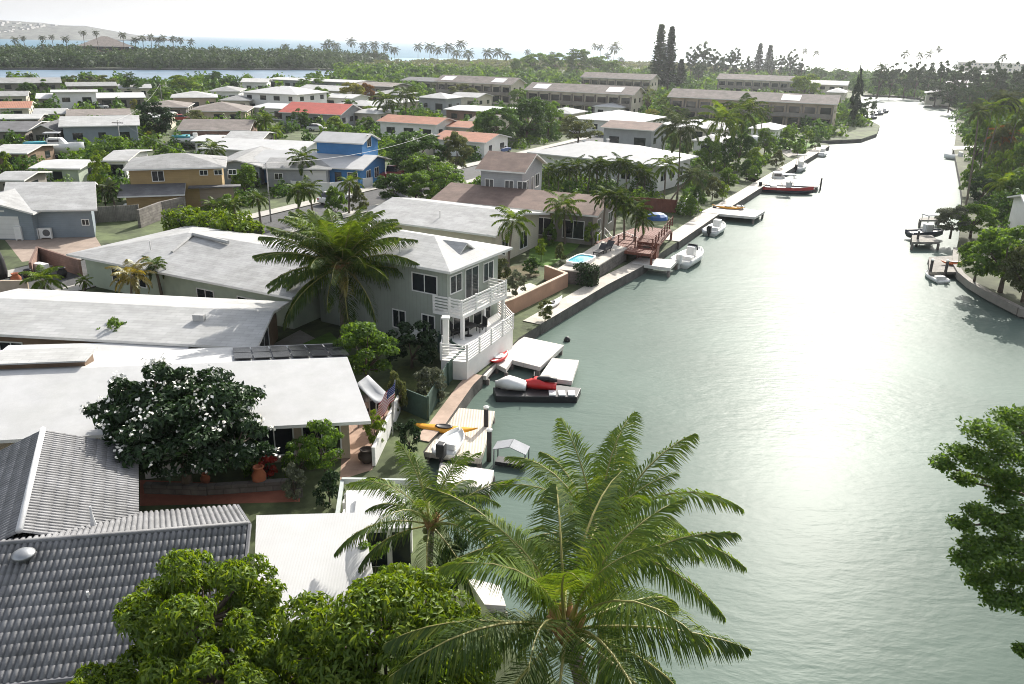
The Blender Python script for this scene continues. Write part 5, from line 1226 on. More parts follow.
dock('white dock under the tall thin palms on the right bank', [(953, 146), (978, 146), (982, 149), (953, 149.5)], .9, .25, dockwhite)
dock('long white jetty reaching into the canal beyond the red boat', [(742, 178), (783, 177), (820, 183), (818, 186.5), (760, 185)], .8, .25, dockwhite)
dock('white dock left of the red boat', [(700, 212), (716, 205), (765, 211), (755, 217)], .9, .3, dockwhite)
dock('grey dock on the canal point', [(778, 150), (800, 148), (808, 152), (788, 157)], .9, .25, woodm)
# the deck, rails and balcony of the sage green house
H7 = HOUSES['H7']; root7, L7, D7 = H7[0], H7[1], H7[2]
def to_local(root, p): return (Matrix.Translation(root.location) @ Matrix.Rotation(root.rotation_euler.z, 4, 'Z')).inverted() @ Vector(p)
X1, Y0 = L7-.75, .75
for sd, c, zc, w_, h_, k in (('F', X1-.75-1.75, 4.35, 1.9, 1.15, 'window'), ('F', X1-.75-1.5, 1.55, .95, 1.3, 'window'), ('F', X1-.75-3.9, 1.5, 1.0, 1.2, 'window'), ('F', X1-.75-.2, 1.3, .5, 1.9, 'window'), ('R', 1.0, 4.4, 1.25, 1.1, 'window'), ('R', 2.9, 4.0, 1.5, 2.0, 'door'), ('R', 5.0, 4.3, 1.2, 1.2, 'window'), ('R', 1.6, 1.2, 1.9, 2.0, 'door'), ('R', 4.2, 1.25, 2.2, 1.9, 'door')):
    window(root7, sd, c, zc, w_, h_, .75, X1, .75, D7-.75, True, k)
b = MB(); b.box(X1+.002, X1+1.5, .3, 5.8, 2.62, 2.82); b.box(X1-.8, X1-.002, .28, .74, 2.62, 2.82)
for y in (.45, 3.0, 5.5): b.box(X1+1.2, X1+1.42, y, y+.2, 0, 2.615)
b.build('balcony', white, root7)
b = MB()
for (x0, x1, y0, y1) in ((X1-.75, X1+1.45, .3, .36), (X1+1.42, X1+1.48, .37, 5.75), (X1+.01, X1+1.40, 5.7, 5.76)):
    for z in (2.95, 3.15, 3.35, 3.55, 3.75): b.box(x0, x1, y0, y1, z, z+.1)
for (x, y) in ((X1-.8, .26), (X1+.4, .26), (X1+1.38, .2), (X1+1.38, 1.9), (X1+1.38, 3.7), (X1+1.38, 5.68)): b.box(x, x+.12, y, y+.12, 2.823, 3.9)
b.build('balcony_rail', white, root7)
b = MB(); zr = 5.28+.45; e0 = L7-2.4
b.add([(e0+.9, D7/2-1.7, zr-.22), (e0+.9, D7/2+1.7, zr-.22), (e0+.9, D7/2, zr+.72)], [(0, 1, 2)], 2)
tp_ = [(e0+1.15, D7/2-2.0, zr-.36), (e0+1.15, D7/2, zr+.86), (e0+1.15, D7/2+2.0, zr-.36), (e0-2.0, D7/2-1.2, zr+.02), (e0-2.0, D7/2, zr+.75), (e0-2.0, D7/2+1.2, zr+.02)]
b.add(tp_+[(x, y, z-.1) for x, y, z in tp_], [(0, 1, 4, 3), (1, 2, 5, 4)], 0); k0 = len(b.v)-12
b.f += [tuple(i+k0 for i in f) for f in ((6, 9, 10, 7), (7, 10, 11, 8), (0, 6, 7, 1), (1, 7, 8, 2), (0, 3, 9, 6), (2, 8, 11, 5))]; b.m += [1]*6
b.build('gablet', [ROOF['white'], fascia, WALL['green']], root7)
b = MB(); b.box(X1-3.0, X1-2.2, Y0-.35, Y0-.003, .55, 1.0); b.build('air_conditioner', white, root7)
for f in (.38, .62):
    c = MB(); x = L7*f; pts = [(x, .05, 5.30), (x+1.6, D7/2-.1, 6.29)]
    c.tube([Vector(p)+Vector((0, 0, .02)) for p in pts], .05, 5); c.build('roof_seam', mat('dark_seam', (.12, .12, .12), .8, .2), root7)
dk = [(441, 357), (467, 352), (514, 322), (500, 300), (470, 322)]
DK = [G(441, 360, 2.0), G(467, 362, 2.0), G(513, 329, 2.0), G(498, 312, 2.0), G(470, 330, 2.0), G(446, 338, 2.0)]
o = Vector((DK[0].x, DK[0].y, 0)); t = thing('terrace', 'raised white terrace between the sage green house and its dock', 'terrace', o)
b = MB(); b.prism([(p.x-o.x, p.y-o.y) for p in DK], .3, 2.0); b.build('slab', WALL['white'], t)
railing('railing', 'white slatted railing round the raised terrace above the dock', [DK[5], DK[0], DK[1], DK[2], DK[3]], 2.003, 1.05, white, 6, 1.5)
pt = G(447, 357, 2.0); t = thing('gate_post', 'tall white square post at the corner of the terrace railing', 'post', (pt.x-.1, pt.y+.5, 2.003)); b = MB(); b.box(-.18, .18, -.18, .18, 0, 2.3); b.box(-.24, .24, -.24, .24, 2.303, 2.4); b.build('shaft', white, t)
def furniture(x, y, z, rz, lab, m, kind='chair'):
    t = thing('patio_'+kind, lab, kind, (x, y, z), rz); b = MB()
    if kind == 'chair':
        b.box(-.28, .28, -.28, .28, .38, .46); b.build('seat', m, t); c = MB(); c.box(-.28, .28, .25, .32, .463, 1.0); c.build('backrest', m, t)
        for sx in (-.25, .21):
            for sy in (-.25, .21): l = MB(); l.box(sx, sx+.04, sy, sy+.04, 0, .377); l.build('leg', m, t)
    else:
        b.lathe([(.55, .70), (.55, .74)], 18); b.build('table_top', m, t); c = MB(); c.lathe([(.28, 0), (.06, .05), (.05, .697)], 12); c.build('leg', m, t)
pc = (DK[1]+DK[3])/2
furniture(pc.x-1.0, pc.y-.2, 2.003, .4, 'dark round table on the raised white terrace', black, 'table')
furniture(pc.x-1.8, pc.y-.5, 2.003, 1.9, 'dark patio chair left of the terrace table', black)
furniture(pc.x-.2, pc.y+.6, 2.003, -1.0, 'dark patio chair right of the terrace table', black)
# garden walls and fences
wall_run('garden_wall', 'tan stepped garden wall enclosing the pale ramp by the canal', 'wall', [G(484, 324, LZ), G(512, 314, LZ), G(566, 287, LZ), G(545, 279, LZ)], 1.15, .22, tanwood if False else mat('terracotta_wall', (.42, .25, .17), .85, .15, 1), cap=mat('tan_coping', (.55, .40, .30), .8, .1, 2))
sheet('ramp', q((478, 318), (510, 309), (550, 291), (530, 283), (500, 292)), LZ+.01, mat('pale_concrete', (.58, .54, .47), .85, .12, 1.2))
sheet('garden_bed', q((470, 300), (500, 285), (540, 276), (536, 262), (490, 270)), LZ+.006, mat('planting_soil', (.12, .10, .05), .95, .5, .8, .6, 8))
wall_run('green_fence', 'dark green screened fence between the lawn and the tan canal walk', 'fence', [G(398, 408, LZ), G(427, 420, LZ), G(447, 385, LZ), G(463, 368, LZ), G(438, 352, LZ)], 1.35, .06, greenm, posts=2.0)
wall_run('brown_wall', 'brown block wall in front of the hip-roofed green house', 'wall', [G(33, 279, LZ), G(40, 262, LZ), G(82, 276, LZ)], 1.4, .2, WALL['brick'])
wall_run('low_wall', 'pale low wall at the left edge above the long pale roof', 'wall', [G(-30, 296, LZ), G(30, 295, LZ)], 1.2, .2, WALL['tan'])
wall_run('boundary_wall', 'grey stone wall along the street in front of the ochre house', 'wall', [G(140, 228, LZ), G(162, 219, LZ), G(186, 213, LZ)], 1.9, .3, stonewall)
wall_run('timber_fence', 'weathered timber fence between the slate-blue house and the stone wall', 'fence', [G(92, 223, LZ), G(140, 220, LZ)], 1.7, .08, woodm, posts=2.4)
wall_run('red_fence', 'rust-red board fence by the red timber deck', 'fence', [G(632, 210, LZ), G(676, 213, LZ)], 1.6, .1, reddeck, posts=2.0)
wall_run('white_fence', 'white picket fence on the canal right of the rust-red fence', 'fence', [G(678, 213, LZ), G(697, 203, LZ)], 1.3, .1, white, posts=1.6)
wall_run('block_wall', 'grey block wall behind the bright lawn', 'wall', [G(518, 224, LZ), G(548, 233, LZ), G(580, 231, LZ)], 1.7, .2, stonewall)
wall_run('white_wall', 'white low fence before the blue house', 'fence', [G(292, 190, LZ), G(330, 192, LZ), G(372, 186, LZ)], 1.2, .1, white, posts=3)
wall_run('terrace_wall', 'white low wall running down beside the tan terrace to the canal', 'wall', [G(399, 412, LZ), G(386, 440, LZ), G(374, 466, LZ)], 1.0, .16, white)
wall_run('planter_wall', 'curved dark stone edge of the planter bed under the plumeria', 'wall', [G(146, 492, LZ), G(205, 494, LZ), G(250, 491, LZ), G(290, 488, LZ), G(300, 498, LZ)], .45, .3, stone)
wall_run('yard_wall', 'pale yard wall in shade behind the plumeria trunk', 'wall', [G(146, 478, LZ), G(200, 472, LZ)], 1.4, .2, WALL['white'])
# pool terrace of stone
PTc = [G(557, 269, 2.0), G(602, 241, 2.0), G(627, 248, 2.0), G(588, 272, 2.0)]
o = Vector((PTc[0].x, PTc[0].y, 0)); t = thing('pool_terrace', 'raised stone terrace with pale paving beside the bright lawn', 'terrace', o)
b = MB(); b.prism([(p.x-o.x, p.y-o.y) for p in PTc], .2, 1.9); b.build('retaining_wall', stone, t)
b = MB(); cc_ = sum(PTc, Vector())/4; b.prism([((p.x-cc_.x)*1.01+cc_.x-o.x, (p.y-cc_.y)*1.01+cc_.y-o.y) for p in PTc], 1.903, 2.0); b.build('paving', path_mat, t)
pc = G(581, 261.5, 2.0); t = thing('plunge_pool', 'small turquoise pool with white rim on the stone terrace', 'pool', (pc.x, pc.y, 2.003), R_(62))
b = MB(); n = 32; sq = lambda c: math.copysign(abs(c)**.4, c)
for r0_, r1_, z0_, z1_ in ((1.0, 1.0, 0, .28), (1.0, .86, .28, .28), (.86, .86, .28, .1)):
    b.add([(r*1.7*sq(math.cos(6.2832*k/n)), r*.9*sq(math.sin(6.2832*k/n)), z) for r, z in ((r0_, z0_), (r1_, z1_)) for k in range(n)], [(k, (k+1) % n, n+(k+1) % n, n+k) for k in range(n)])
b.build('rim', white, t, True); b = MB(); b.add([(.86*1.7*sq(math.cos(6.2832*k/n)), .86*.9*sq(math.sin(6.2832*k/n)), .2) for k in range(n)], [tuple(range(n))]); b.build('water', mat('pool_water', (.03, .36, .47), .08, .05, 1), t)
def lounger(x, y, z, rz, lab):
    t = thing('sun_lounger', lab, 'lounger', (x, y, z), rz); b = MB(); b.box(-.32, .32, -.9, .3, .26, .36); b.build('seat', black, t)
    c = MB(); c.add([(-.32, .303, .26), (.32, .303, .26), (.32, .303, .36), (-.32, .303, .36), (-.32, .95, .72), (.32, .95, .72), (.32, .9, .82), (-.32, .9, .82)], [(0, 3, 2, 1), (4, 5, 6, 7), (0, 1, 5, 4), (3, 7, 6, 2), (0, 4, 7, 3), (1, 2, 6, 5)]); c.build('backrest', black, t)
    for sx in (-.3, .24):
        for sy in (-.85, .2): l = MB(); l.box(sx, sx+.06, sy, sy+.06, 0, .257); l.build('leg', black, t)
for px_, py_, lb in ((600, 254, 'dark sun lounger on the pool terrace nearest the turquoise pool'), (607, 251, 'dark sun lounger on the pool terrace farther from the pool')):
    p = G(px_, py_, 2.0); lounger(p.x, p.y, 2.003, R_(-30), lb)
pc = G(581, 242, LZ); t = thing('white_screen', 'white upright slatted screen on the bright lawn', 'screen', (pc.x, pc.y, LZ), R_(10)); b = MB()
for k in range(7): b.box(-.8+k*.24, -.8+k*.24+.18, -.04, .04, .05, 2.1)
b.build('slats', white, t); b = MB(); b.box(-.9, .9, .043, .1, .3, .4); b.box(-.9, .9, .043, .1, 1.7, 1.8); b.build('rails', white, t)
# red timber deck
RD = [G(596, 238, 2.3), G(640, 222, 2.3), G(672, 226, 2.3), G(652, 250, 2.3), G(618, 246, 2.3)]
o = Vector((RD[0].x, RD[0].y, LZ)); t = thing('timber_deck', 'red-brown timber deck under the row of palms', 'deck', o); b = MB(); b.prism([(p.x-o.x, p.y-o.y) for p in RD], .85, 1.1); b.build('boards', reddeck, t)
for p in RD: c = MB(); c.box(p.x-o.x-.1, p.x-o.x+.1, p.y-o.y-.1, p.y-o.y+.1, -.1, .847); c.build('post', reddeck, t)
railing('deck_railing', 'red-brown railing on the canal side of the timber deck', [RD[4], RD[3], RD[2]], 2.303, 1.0, reddeck, 3, 1.5)
railing('white_rail', 'white pipe rail at the lawn end of the timber deck', [G(597, 248, LZ), G(604, 240, LZ), G(612, 250, LZ), G(624, 244, LZ), G(640, 252, LZ)], LZ, 1.3, white, 2, 2.2)
sp0 = G(636, 258, LZ); t = thing('garden_shed', 'small red-brown shed at the water end of the timber deck', 'shed', (sp0.x, sp0.y, LZ), R_(-20)); b = wall_mb(0, 1.9, 0, 1.5, 0, 1.6, .3, 'shed', 1.9, 1.5); b.build('wall', reddeck, t); roof_mb(2.1, 1.7, 1.62, .3, 'shed').build('roof', [reddeck, reddeck], t)
b = MB(); b.box(.6, 1.3, -.04, -.003, .02, 1.35); b.build('door', darkwood, t)
tp0 = G(657, 219, 2.3); t = thing('blue_tarpaulin', 'blue tarpaulin thrown over a heap on the timber deck', 'tarpaulin', (tp0.x, tp0.y, 2.303)); b = MB(); b.lathe([(1.2, 0), (1.1, .35), (.7, .6), (.2, .7)], 9); b.build('cloth', mat('blue_tarp', (.02, .09, .28), .6, .2, 2), t)
# ------------------------------------------------------------------ boats
def hull_mb(L, B, H, flat=False):
    b = MB(); rings = []
    for i in range(13):
        t = i/12; w_ = B/2*(1 if t < .45 else max(1-((t-.45)/.55)**2.1, .02)); zk = .0+(.35*H*max(0, (t-.7)/.3)**2); sh = H*(1+.22*t*t); x = -L/2+L*t
        rings.append([(x, -w_, sh), (x, -w_*.93, sh*.45), (x, -w_*.55, zk+.02), (x, 0, zk-.05*H), (x, w_*.55, zk+.02), (x, w_*.93, sh*.45), (x, w_, sh), (x, w_*.9, sh), (x, w_*.82, sh-.16), (x, 0, sh-.17), (x, -w_*.82, sh-.16), (x, -w_*.9, sh)])
    return b.loft(rings)
def boat(label, p, rz, L, B, H, hull, parts=(), z=-.12, name='motor_boat', cat='boat', stripe=None, deck=None):
    t = thing(name, label, cat, (p.x, p.y, z), rz); hull_mb(L, B, H).build('hull', hull, t, True)
    if stripe:
        s = MB(); r = []
        for i in range(13):
            q_ = i/12; w_ = B/2*(1 if q_ < .45 else max(1-((q_-.45)/.55)**2.1, .02))+.02; sh = H*(1+.22*q_*q_); x = -L/2+L*q_; r.append((x, w_, sh))
        for sg in (-1, 1): s.add([(x, sg*w_, z_+.01) for x, w_, z_ in r]+[(x, sg*w_*.975, z_*.62) for x, w_, z_ in r], [(k, k+1, 14+k, 13+k) for k in range(12)])
        s.build('stripe', stripe, t, True)
    for kind in parts:
        c = MB()
        if kind == 'console': c.box(-.3, .5, -.4, .4, H-.15, H+.75); c.build('console', white, t, bevel=.06)
        if kind == 'windshield': c.add([(.5, -.55, H+.3), (.5, .55, H+.3), (.2, .5, H+.95), (.2, -.5, H+.95), (.54, -.55, H+.3), (.54, .55, H+.3), (.24, .5, H+.95), (.24, -.5, H+.95)], [(0, 3, 2, 1), (4, 5, 6, 7), (0, 1, 5, 4), (3, 7, 6, 2), (0, 4, 7, 3), (1, 2, 6, 5)]); c.build('windshield', glass, t)
        if kind == 'motor': c.box(-L/2-.5, -L/2-.05, -.22, .22, H*.6, H+.55); c.box(-L/2-.38, -L/2-.18, -.1, .1, -.2, H*.6); c.build('outboard_motor', black, t, bevel=.06)
        if kind == 'whitemotor': c.box(-L/2-.5, -L/2-.05, -.25, .25, H*.6, H+.6); c.box(-L/2-.38, -L/2-.18, -.1, .1, -.2, H*.6); c.build('outboard_motor', white, t, bevel=.08)
        if kind == 'cabin':
            c.loft([[(-L*.12, -B*.32, H-.1), (L*.22, -B*.28, H), (L*.22, B*.28, H), (-L*.12, B*.32, H-.1)], [(-L*.1, -B*.28, H+1.0), (L*.13, -B*.22, H+1.0), (L*.13, B*.22, H+1.0), (-L*.1, B*.28, H+1.0)]]); c.build('cabin', white, t, bevel=.05)
            g = MB(); g.box(-L*.08, L*.1, -B*.31, B*.31, H+.45, H+.8); g.build('window', glass, t)
        if kind == 'ttop':
            c.box(-L*.15, L*.12, -B*.35, B*.35, H+1.75, H+1.85); c.build('canopy', canvas, t, bevel=.03); g = MB()
            for x in (-L*.12, L*.09):
                for y in (-B*.3, B*.3): g.tube([(x, y, H-.1), (x, y, H+1.74)], .03, 5)
            g.build('frame', steel, t)
        if kind == 'bench': c.box(-L*.34, -L*.22, -B*.36, B*.36, H-.17, H+.15); c.build('bench', white, t, bevel=.03)
        if kind == 'cover':
            c.loft([[(x, -B*.5*k, H*1.05), (x, -B*.3*k, H+.3*k), (x, B*.3*k, H+.3*k), (x, B*.5*k, H*1.05)] for x, k in ((-L/2, .95), (-L*.2, 1.05), (L*.15, 1.0), (L*.36, .6), (L*.5, .1))]); c.build('cover', canvas if hull is not redpaint else white, t, True)
        if kind == 'tealcover':
            c.loft([[(x, -B*.5*k, H*1.05), (x, -B*.3*k, H+.4*k), (x, B*.3*k, H+.4*k), (x, B*.5*k, H*1.05)] for x, k in ((-L/2, .95), (-L*.3, 1.05), (-L*.1, 1.0))]); c.build('cover', mat('teal_cover', (.03, .26, .32), .7, .15, 2), t, True)
    return t
wh = mat('gelcoat', (.72, .72, .70), .3, .06, 1.5); dkh = mat('dark_hull', (.03, .035, .05), .4, .2, 2)
boat('red motor boat with white deck and grey canopy moored at the jetty', G(787, 193, 0), R_(-12), 7.2, 2.4, 1.0, dkh, ('console', 'windshield', 'motor', 'ttop', 'bench'), stripe=redpaint)
boat('white motor boat with two outboards by the slab dock', G(690, 262, 0), R_(58), 5.6, 2.2, .95, wh, ('console', 'windshield', 'whitemotor', 'bench'))
boat('white dinghy with big grey-white outboard on the tan-white dock', G(452, 447, .66), R_(75), 2.6, 1.25, .42, wh, ('motor', 'bench'), z=.70, name='dinghy')
p = G(511, 466, 0); t = thing('boat_lift', 'small boat lift under two grey canopy panels behind the small young palm', 'boat lift', (p.x, p.y, 0), R_(-14)); b = MB()
b.add([(-.85, -.45, 1.05), (-.02, -.45, 1.3), (-.02, .45, 1.3), (-.85, .45, 1.05), (.02, -.45, 1.3), (.85, -.45, 1.0), (.85, .45, 1.0), (.02, .45, 1.3)], [(0, 1, 2, 3), (4, 5, 6, 7)]); o = b.build('canopy', canvas, t); sd_ = o.modifiers.new('thickness', 'SOLIDIFY'); sd_.thickness = .04
for x in (-.8, .8):
    for y in (-.4, .4): c = MB(); c.tube([(x, y, -1), (x, y, 1.0)], .04, 6); c.build('post', steel, t)
c = MB(); c.box(-.76, .76, -.3, .3, .1, .3); c.build('cradle', black, t)
boat('dark-hulled boat moored in front of the white dock left of the red boat', G(738, 216, 0), R_(-8), 5.4, 2.0, .7, dkh, ('console', 'windshield', 'motor'))
boat('white open boat moored against the seawall right of the red timber deck', G(716, 232, 0), R_(60), 5.0, 1.9, .8, wh, ('console', 'motor', 'bench'))
boat('grey-topped boat moored at the seawall beyond the red boat', G(800, 170, 0), R_(58), 5.6, 2.0, .9, wh, ('ttop', 'console', 'motor'))
boat('small white boat tied below the grassy canal point', G(822, 156, 0), R_(58), 4.6, 1.8, .8, wh, ('console', 'bench'))
boat('white boat moored behind the red boat at the long jetty', G(776, 183, 0), R_(-10), 6, 2.1, .8, wh, ('cabin', 'motor'))
boat('white cabin cruiser on its trailer among the grey houses', G(57, 158, LZ), R_(15), 8.6, 2.9, 1.5, wh, ('cabin', 'ttop', 'tealcover'), z=LZ+.7)
boat('white boat with teal cover beside the brick house', G(196, 148, LZ), R_(20), 7.6, 2.6, 1.3, wh, ('tealcover', 'console'), z=LZ+.6)
for x, y, lab in ((872, 118, 'small dark boat moored off the column cypress, nearest of three'), (879, 114, 'small dark boat moored off the column cypress, middle of three'), (884, 112, 'small dark boat moored off the column cypress, farthest of three')):
    boat(lab, G(x, y+1, 0), R_(40), 6, 2.2, .9, dkh, ('console', 'motor'), name='moored_boat')
for x, y, lab in ((936, 101.5, 'pale boat under the hazy trees of the far canal end, left one'), (946, 104, 'pale boat under the hazy trees of the far canal end, right one'), (960, 160, 'small pale boat under the tall thin palms on the right bank')):
    boat(lab, G(x, y, 0), R_(140), 6, 2.2, .9, wh, ('console',), name='moored_boat')
boat('small boat on the lift of the narrow right bank dock', G(925, 239, 0), R_(10), 4.2, 1.7, .7, dkh, ('console', 'ttop'), z=.25)
boat('pale skiff tied beside the orange kayak dock', G(934, 279, 0), R_(92), 3.2, 1.3, .5, wh, ('bench',), name='skiff')
for o_, (x, y) in (('cruiser', (57, 158)), ('teal', (196, 148))):
    p = G(x, y, LZ); t = thing('boat_trailer', 'steel trailer under the %s' % ('white cabin cruiser' if o_ == 'cruiser' else 'teal-covered boat by the brick house'), 'trailer', p, R_(15)); b = MB()
    b.box(-3, 3, -.8, -.7, .3, .42); b.box(-3, 3, .7, .8, .3, .42); b.box(-.1, .1, -.699, .699, .3, .42); b.box(3.0, 4.4, -.06, .06, .3, .4); b.build('frame', steel, t)
    for sx in (-.6, .3):
        for sy in (-1.0, .82): c = MB(); c.tube([(sx, sy, .32), (sx, sy+.18, .32)], .32, 14); c.build('wheel', black, t)
def kayak(label, p, rz, L, m, z, tilt=0, w_=.36, name='kayak', inside=None):
    t = thing(name, label, 'kayak', (p.x, p.y, z), rz); t.rotation_euler = (tilt, 0, rz); b = MB(); rings = []
    for i in range(15):
        k = i/14; s = max(math.sin(math.pi*k)**.7, .03); x = -L/2+L*k; up = .22*abs(2*k-1)**3
        rings.append([(x, math.cos(a)*w_*s, up+.17+math.sin(a)*.17*max(s, .2)) for a in [2*math.pi*j/10 for j in range(10)]])
    b.loft(rings); b.build('hull', m, t, True); c = MB(); n = 16
    c.lathe([(.24, .30), (.25, .36), (.19, .36), (.18, .345)], n); 
    for j in range(len(c.v)): c.v[j] = (c.v[j][0]*1.9, c.v[j][1], c.v[j][2])
    c.build('cockpit', inside or black, t, True); return t
yk = mat('yellow_plastic', (.75, .33, .02), .35, .15, 1.5); rk = mat('red_plastic', (.55, .03, .03), .35, .1, 1.5)
kayak('yellow-orange kayak lying across the tan-white dock', G(444, 432, .65), R_(-8), 3.6, yk, .655)
kayak('red kayak on the large white stepped dock', G(499, 361, .65), R_(60), 2.2, rk, .655, inside=white)
kayak('yellow kayak on the canal walk left of the red boat', G(728, 209, LZ+.06), R_(-20), 4.0, yk, LZ+.065)
kayak('white kayak lying on the bank below the tan garden wall', G(552, 307, LZ), R_(62), 3.6, wh, LZ+.06)
kayak('orange kayak on the grey right bank dock', G(953, 265, .65), R_(-5), 2.4, mat('orange_plastic', (.65, .16, .04), .4, .1, 1.5), .655)
# jet-ski pontoon
jp = [G(493, 387, .4), G(560, 385, .4), G(581, 388, .4), G(577, 397, .4), G(496, 396, .4)]
t = thing('jetski_pontoon', 'dark floating pontoon carrying two jet skis', 'pontoon', (jp[0].x, jp[0].y, 0)); b = MB(); b.prism([(p.x-jp[0].x, p.y-jp[0].y) for p in jp], -.15, .4); b.build('float', black, t, bevel=.04)
b = MB()
for k in (.68, .80, .92):
    p = jp[4].lerp(jp[3], k)-jp[0]; b.box(p.x-.12, p.x+.28, p.y+.1, p.y+.75, .403, .5)
b.build('cleat_block', wh, t)
def jetski(label, p, rz, m, cover=False, L=2.7):
    t = thing('jet_ski', label, 'jet ski', p, rz); b = MB(); rings = []
    for i in range(11):
        k = i/10; s = 1 if k < .5 else max(1-((k-.5)/.5)**2, .05); x = -L/2+L*k; hh = .42+.2*math.exp(-((k-.55)/.18)**2)
        rings.append([(x, -.5*s, .3), (x, -.32*s, .02), (x, .32*s, .02), (x, .5*s, .3), (x, .34*s, hh), (x, -.34*s, hh)])
    b.loft(rings); b.build('hull', m, t, True, .0)
    if cover:
        c = MB(); c.loft([[(x, -.58*w_, .2), (x, -.42*w_, .2+h_), (x, .42*w_, .2+h_), (x, .58*w_, .2)] for x, w_, h_ in ((-.92, .8, .22), (-.34, 1.0, .36), (.14, .95, .48), (.42, .8, .38), (.85, .25, .2))]); c.build('cover', wh, t, True)
    else:
        c = MB(); c.loft([[(x, -.2, .5), (x, -.16, .5+h_), (x, .16, .5+h_), (x, .2, .5)] for x, h_ in ((-1.1, .12), (-.6, .26), (0, .22), (.15, .1))]); c.build('seat', black, t, True)
        c = MB(); c.tube([(.3, -.36, .88), (.3, .36, .88)], .035, 6); c.tube([(.38, 0, .6), (.3, 0, .845)], .05, 6); c.build('handlebar', black, t)
jetski('jet ski under a white cover, left on the dark pontoon', jp[0].lerp(jp[1], .26)+Vector((0, -.25, 0)), R_(172), wh, True, 1.9)
jetski('red jet ski beside the white-covered one on the dark pontoon', jp[0].lerp(jp[1], .68)+Vector((0, -.3, 0)), R_(176), rk, False, 2.1)
# ------------------------------------------------------------------ pergola by the small palm, awning, flag
c0, c1, c2, c3 = G(346, 482, 2.9), G(408, 480, 2.9), G(409, 506, 2.9), G(345, 506, 2.9)
t = thing('pergola', 'white flat-topped pergola behind the small young palm', 'pergola', (c3.x, c3.y, LZ)); o = Vector((c3.x, c3.y, LZ))
b = MB(); b.prism([(p.x-o.x, p.y-o.y) for p in (c0, c1, c2, c3)], 1.55, 1.7); b.build('roof', white, t)
for p in (c0, c1, c2, c3): b = MB(); b.box(p.x-o.x-.09, p.x-o.x+.09, p.y-o.y-.09, p.y-o.y+.09, -.1, 1.547); b.build('post', white, t)
bl = MB(); a0 = c0-o+Vector((.0, .5, 0)); a1 = c1-o+Vector((.1, .5, 0)); bl.box(a0.x-.3, a1.x+.3, a0.y, a0.y+.14, 1.72, 1.95); bl.build('beam', mat('grey_green_paint', (.38, .41, .39), .6, .1, 2), t)
bl = MB(); bl.prism([(p.x-o.x, p.y-o.y) for p in (c3+Vector((-.35, -.2, 0)), c3+Vector((-.2, -.2, 0)), c0+Vector((-.2, .5, 0)), c0+Vector((-.35, .5, 0)))], 1.703, 1.88); bl.build('beam', MATS['grey_green_paint'], t)
p = c3.lerp(c1, .5)-o; b = MB(); b.box(p.x-.2, p.x+.9, p.y-.5, p.y+.2, 1.703, 1.95); b.build('roof_box', white, t)
house('small white cabin with glazed doors under the small young palm', (352, 530), (408, 528), 2.7, 2.6, .12, 'shed', 'white', 'bright', 6, .25, cat='cabin', name='garden_cabin', wins=[('F', 1.55, .8, .7, 1.5, 'door'), ('F', .6, .8, .8, 1.5, 'door')])
for k in range(3):
    p = G(362, 512+7*k, LZ); t = thing('garden_step', 'white step before the pergola, %s from the top' % nth(k), 'step', (p.x, p.y, LZ)); b = MB(); b.box(-.8, .9, -.16, .16, -.1, .55-.17*k); b.build('tread', white, t, bevel=.02)
A0, A1, A2, A3 = G(356, 384, 3.3), G(368, 375, 3.4), G(392, 398, 2.6), G(376, 404, 2.6)
t = thing('shade_awning', 'grey fabric awning slanting over the tan terrace', 'awning', (A0.x, A0.y, LZ)); o = Vector((A0.x, A0.y, LZ)); b = MB(); vs = []
for i in range(7):
    for j in range(5):
        s, r = i/6, j/4; pnt = (A0.lerp(A1, r)).lerp(A3.lerp(A2, r), s)-o; pnt.z -= .22*math.sin(math.pi*s)*math.sin(math.pi*r); vs.append(pnt)
b.add(vs, [(i*5+j, i*5+j+1, (i+1)*5+j+1, (i+1)*5+j) for i in range(6) for j in range(4)]); oo = b.build('cloth', mat('awning_cloth', (.36, .37, .38), .8, .12, 2), t, True); sd_ = oo.modifiers.new('thickness', 'SOLIDIFY'); sd_.thickness = .02
for p in (A0, A1, A2, A3): b = MB(); b.tube([(p.x-o.x, p.y-o.y, -.1), (p.x-o.x, p.y-o.y, p.z-LZ-.02)], .04, 6); b.build('pole', steel, t)
fp = G(393, 436, LZ); t = thing('flag', 'striped red, white and blue flag on a slanting pole by the tan terrace', 'flag', (fp.x, fp.y, LZ)); fd = Vector((-.86, -.5, 0)).normalized()
pole0, pole1 = Vector((0, 0, .9)), Vector((.15, .35, 3.0)); b = MB(); b.tube([(0, 0, -.2), pole0, pole1], .03, 6); b.build('pole', steel, t)
fl_r = mat('flag_red', (.40, .02, .03), .8, .1, 3); fl_w = mat('flag_white', (.72, .71, .70), .8, .06, 3); fl_b = mat('flag_blue', (.02, .035, .16), .8, .1, 3); b = MB()
U_ = (pole0-pole1).normalized(); hw = 1.5; vv = []; NX, NY = 26, 13
for i in range(NX+1):
    for j in range(NY+1):
        s = i/NX; p_ = pole1+U_*(.05+1.0*j/NY)+fd*(hw*s*.62)+Vector((0, 0, -hw*s*.72)); p_ += Vector((.5, -.86, 0))*.09*math.sin(s*9+j*.2); vv.append(p_)
fs, ms = [], []
for i in range(NX):
    for j in range(NY): fs.append((i*(NY+1)+j, (i+1)*(NY+1)+j, (i+1)*(NY+1)+j+1, i*(NY+1)+j+1)); ms.append(2 if (i < NX*.4 and j < 7) else (0 if j % 2 == 0 else 1))
b.v = [tuple(p) for p in vv]; b.f = fs; b.m = ms; b.build('cloth', [fl_r, fl_w, fl_b], t, True)
st = MB()
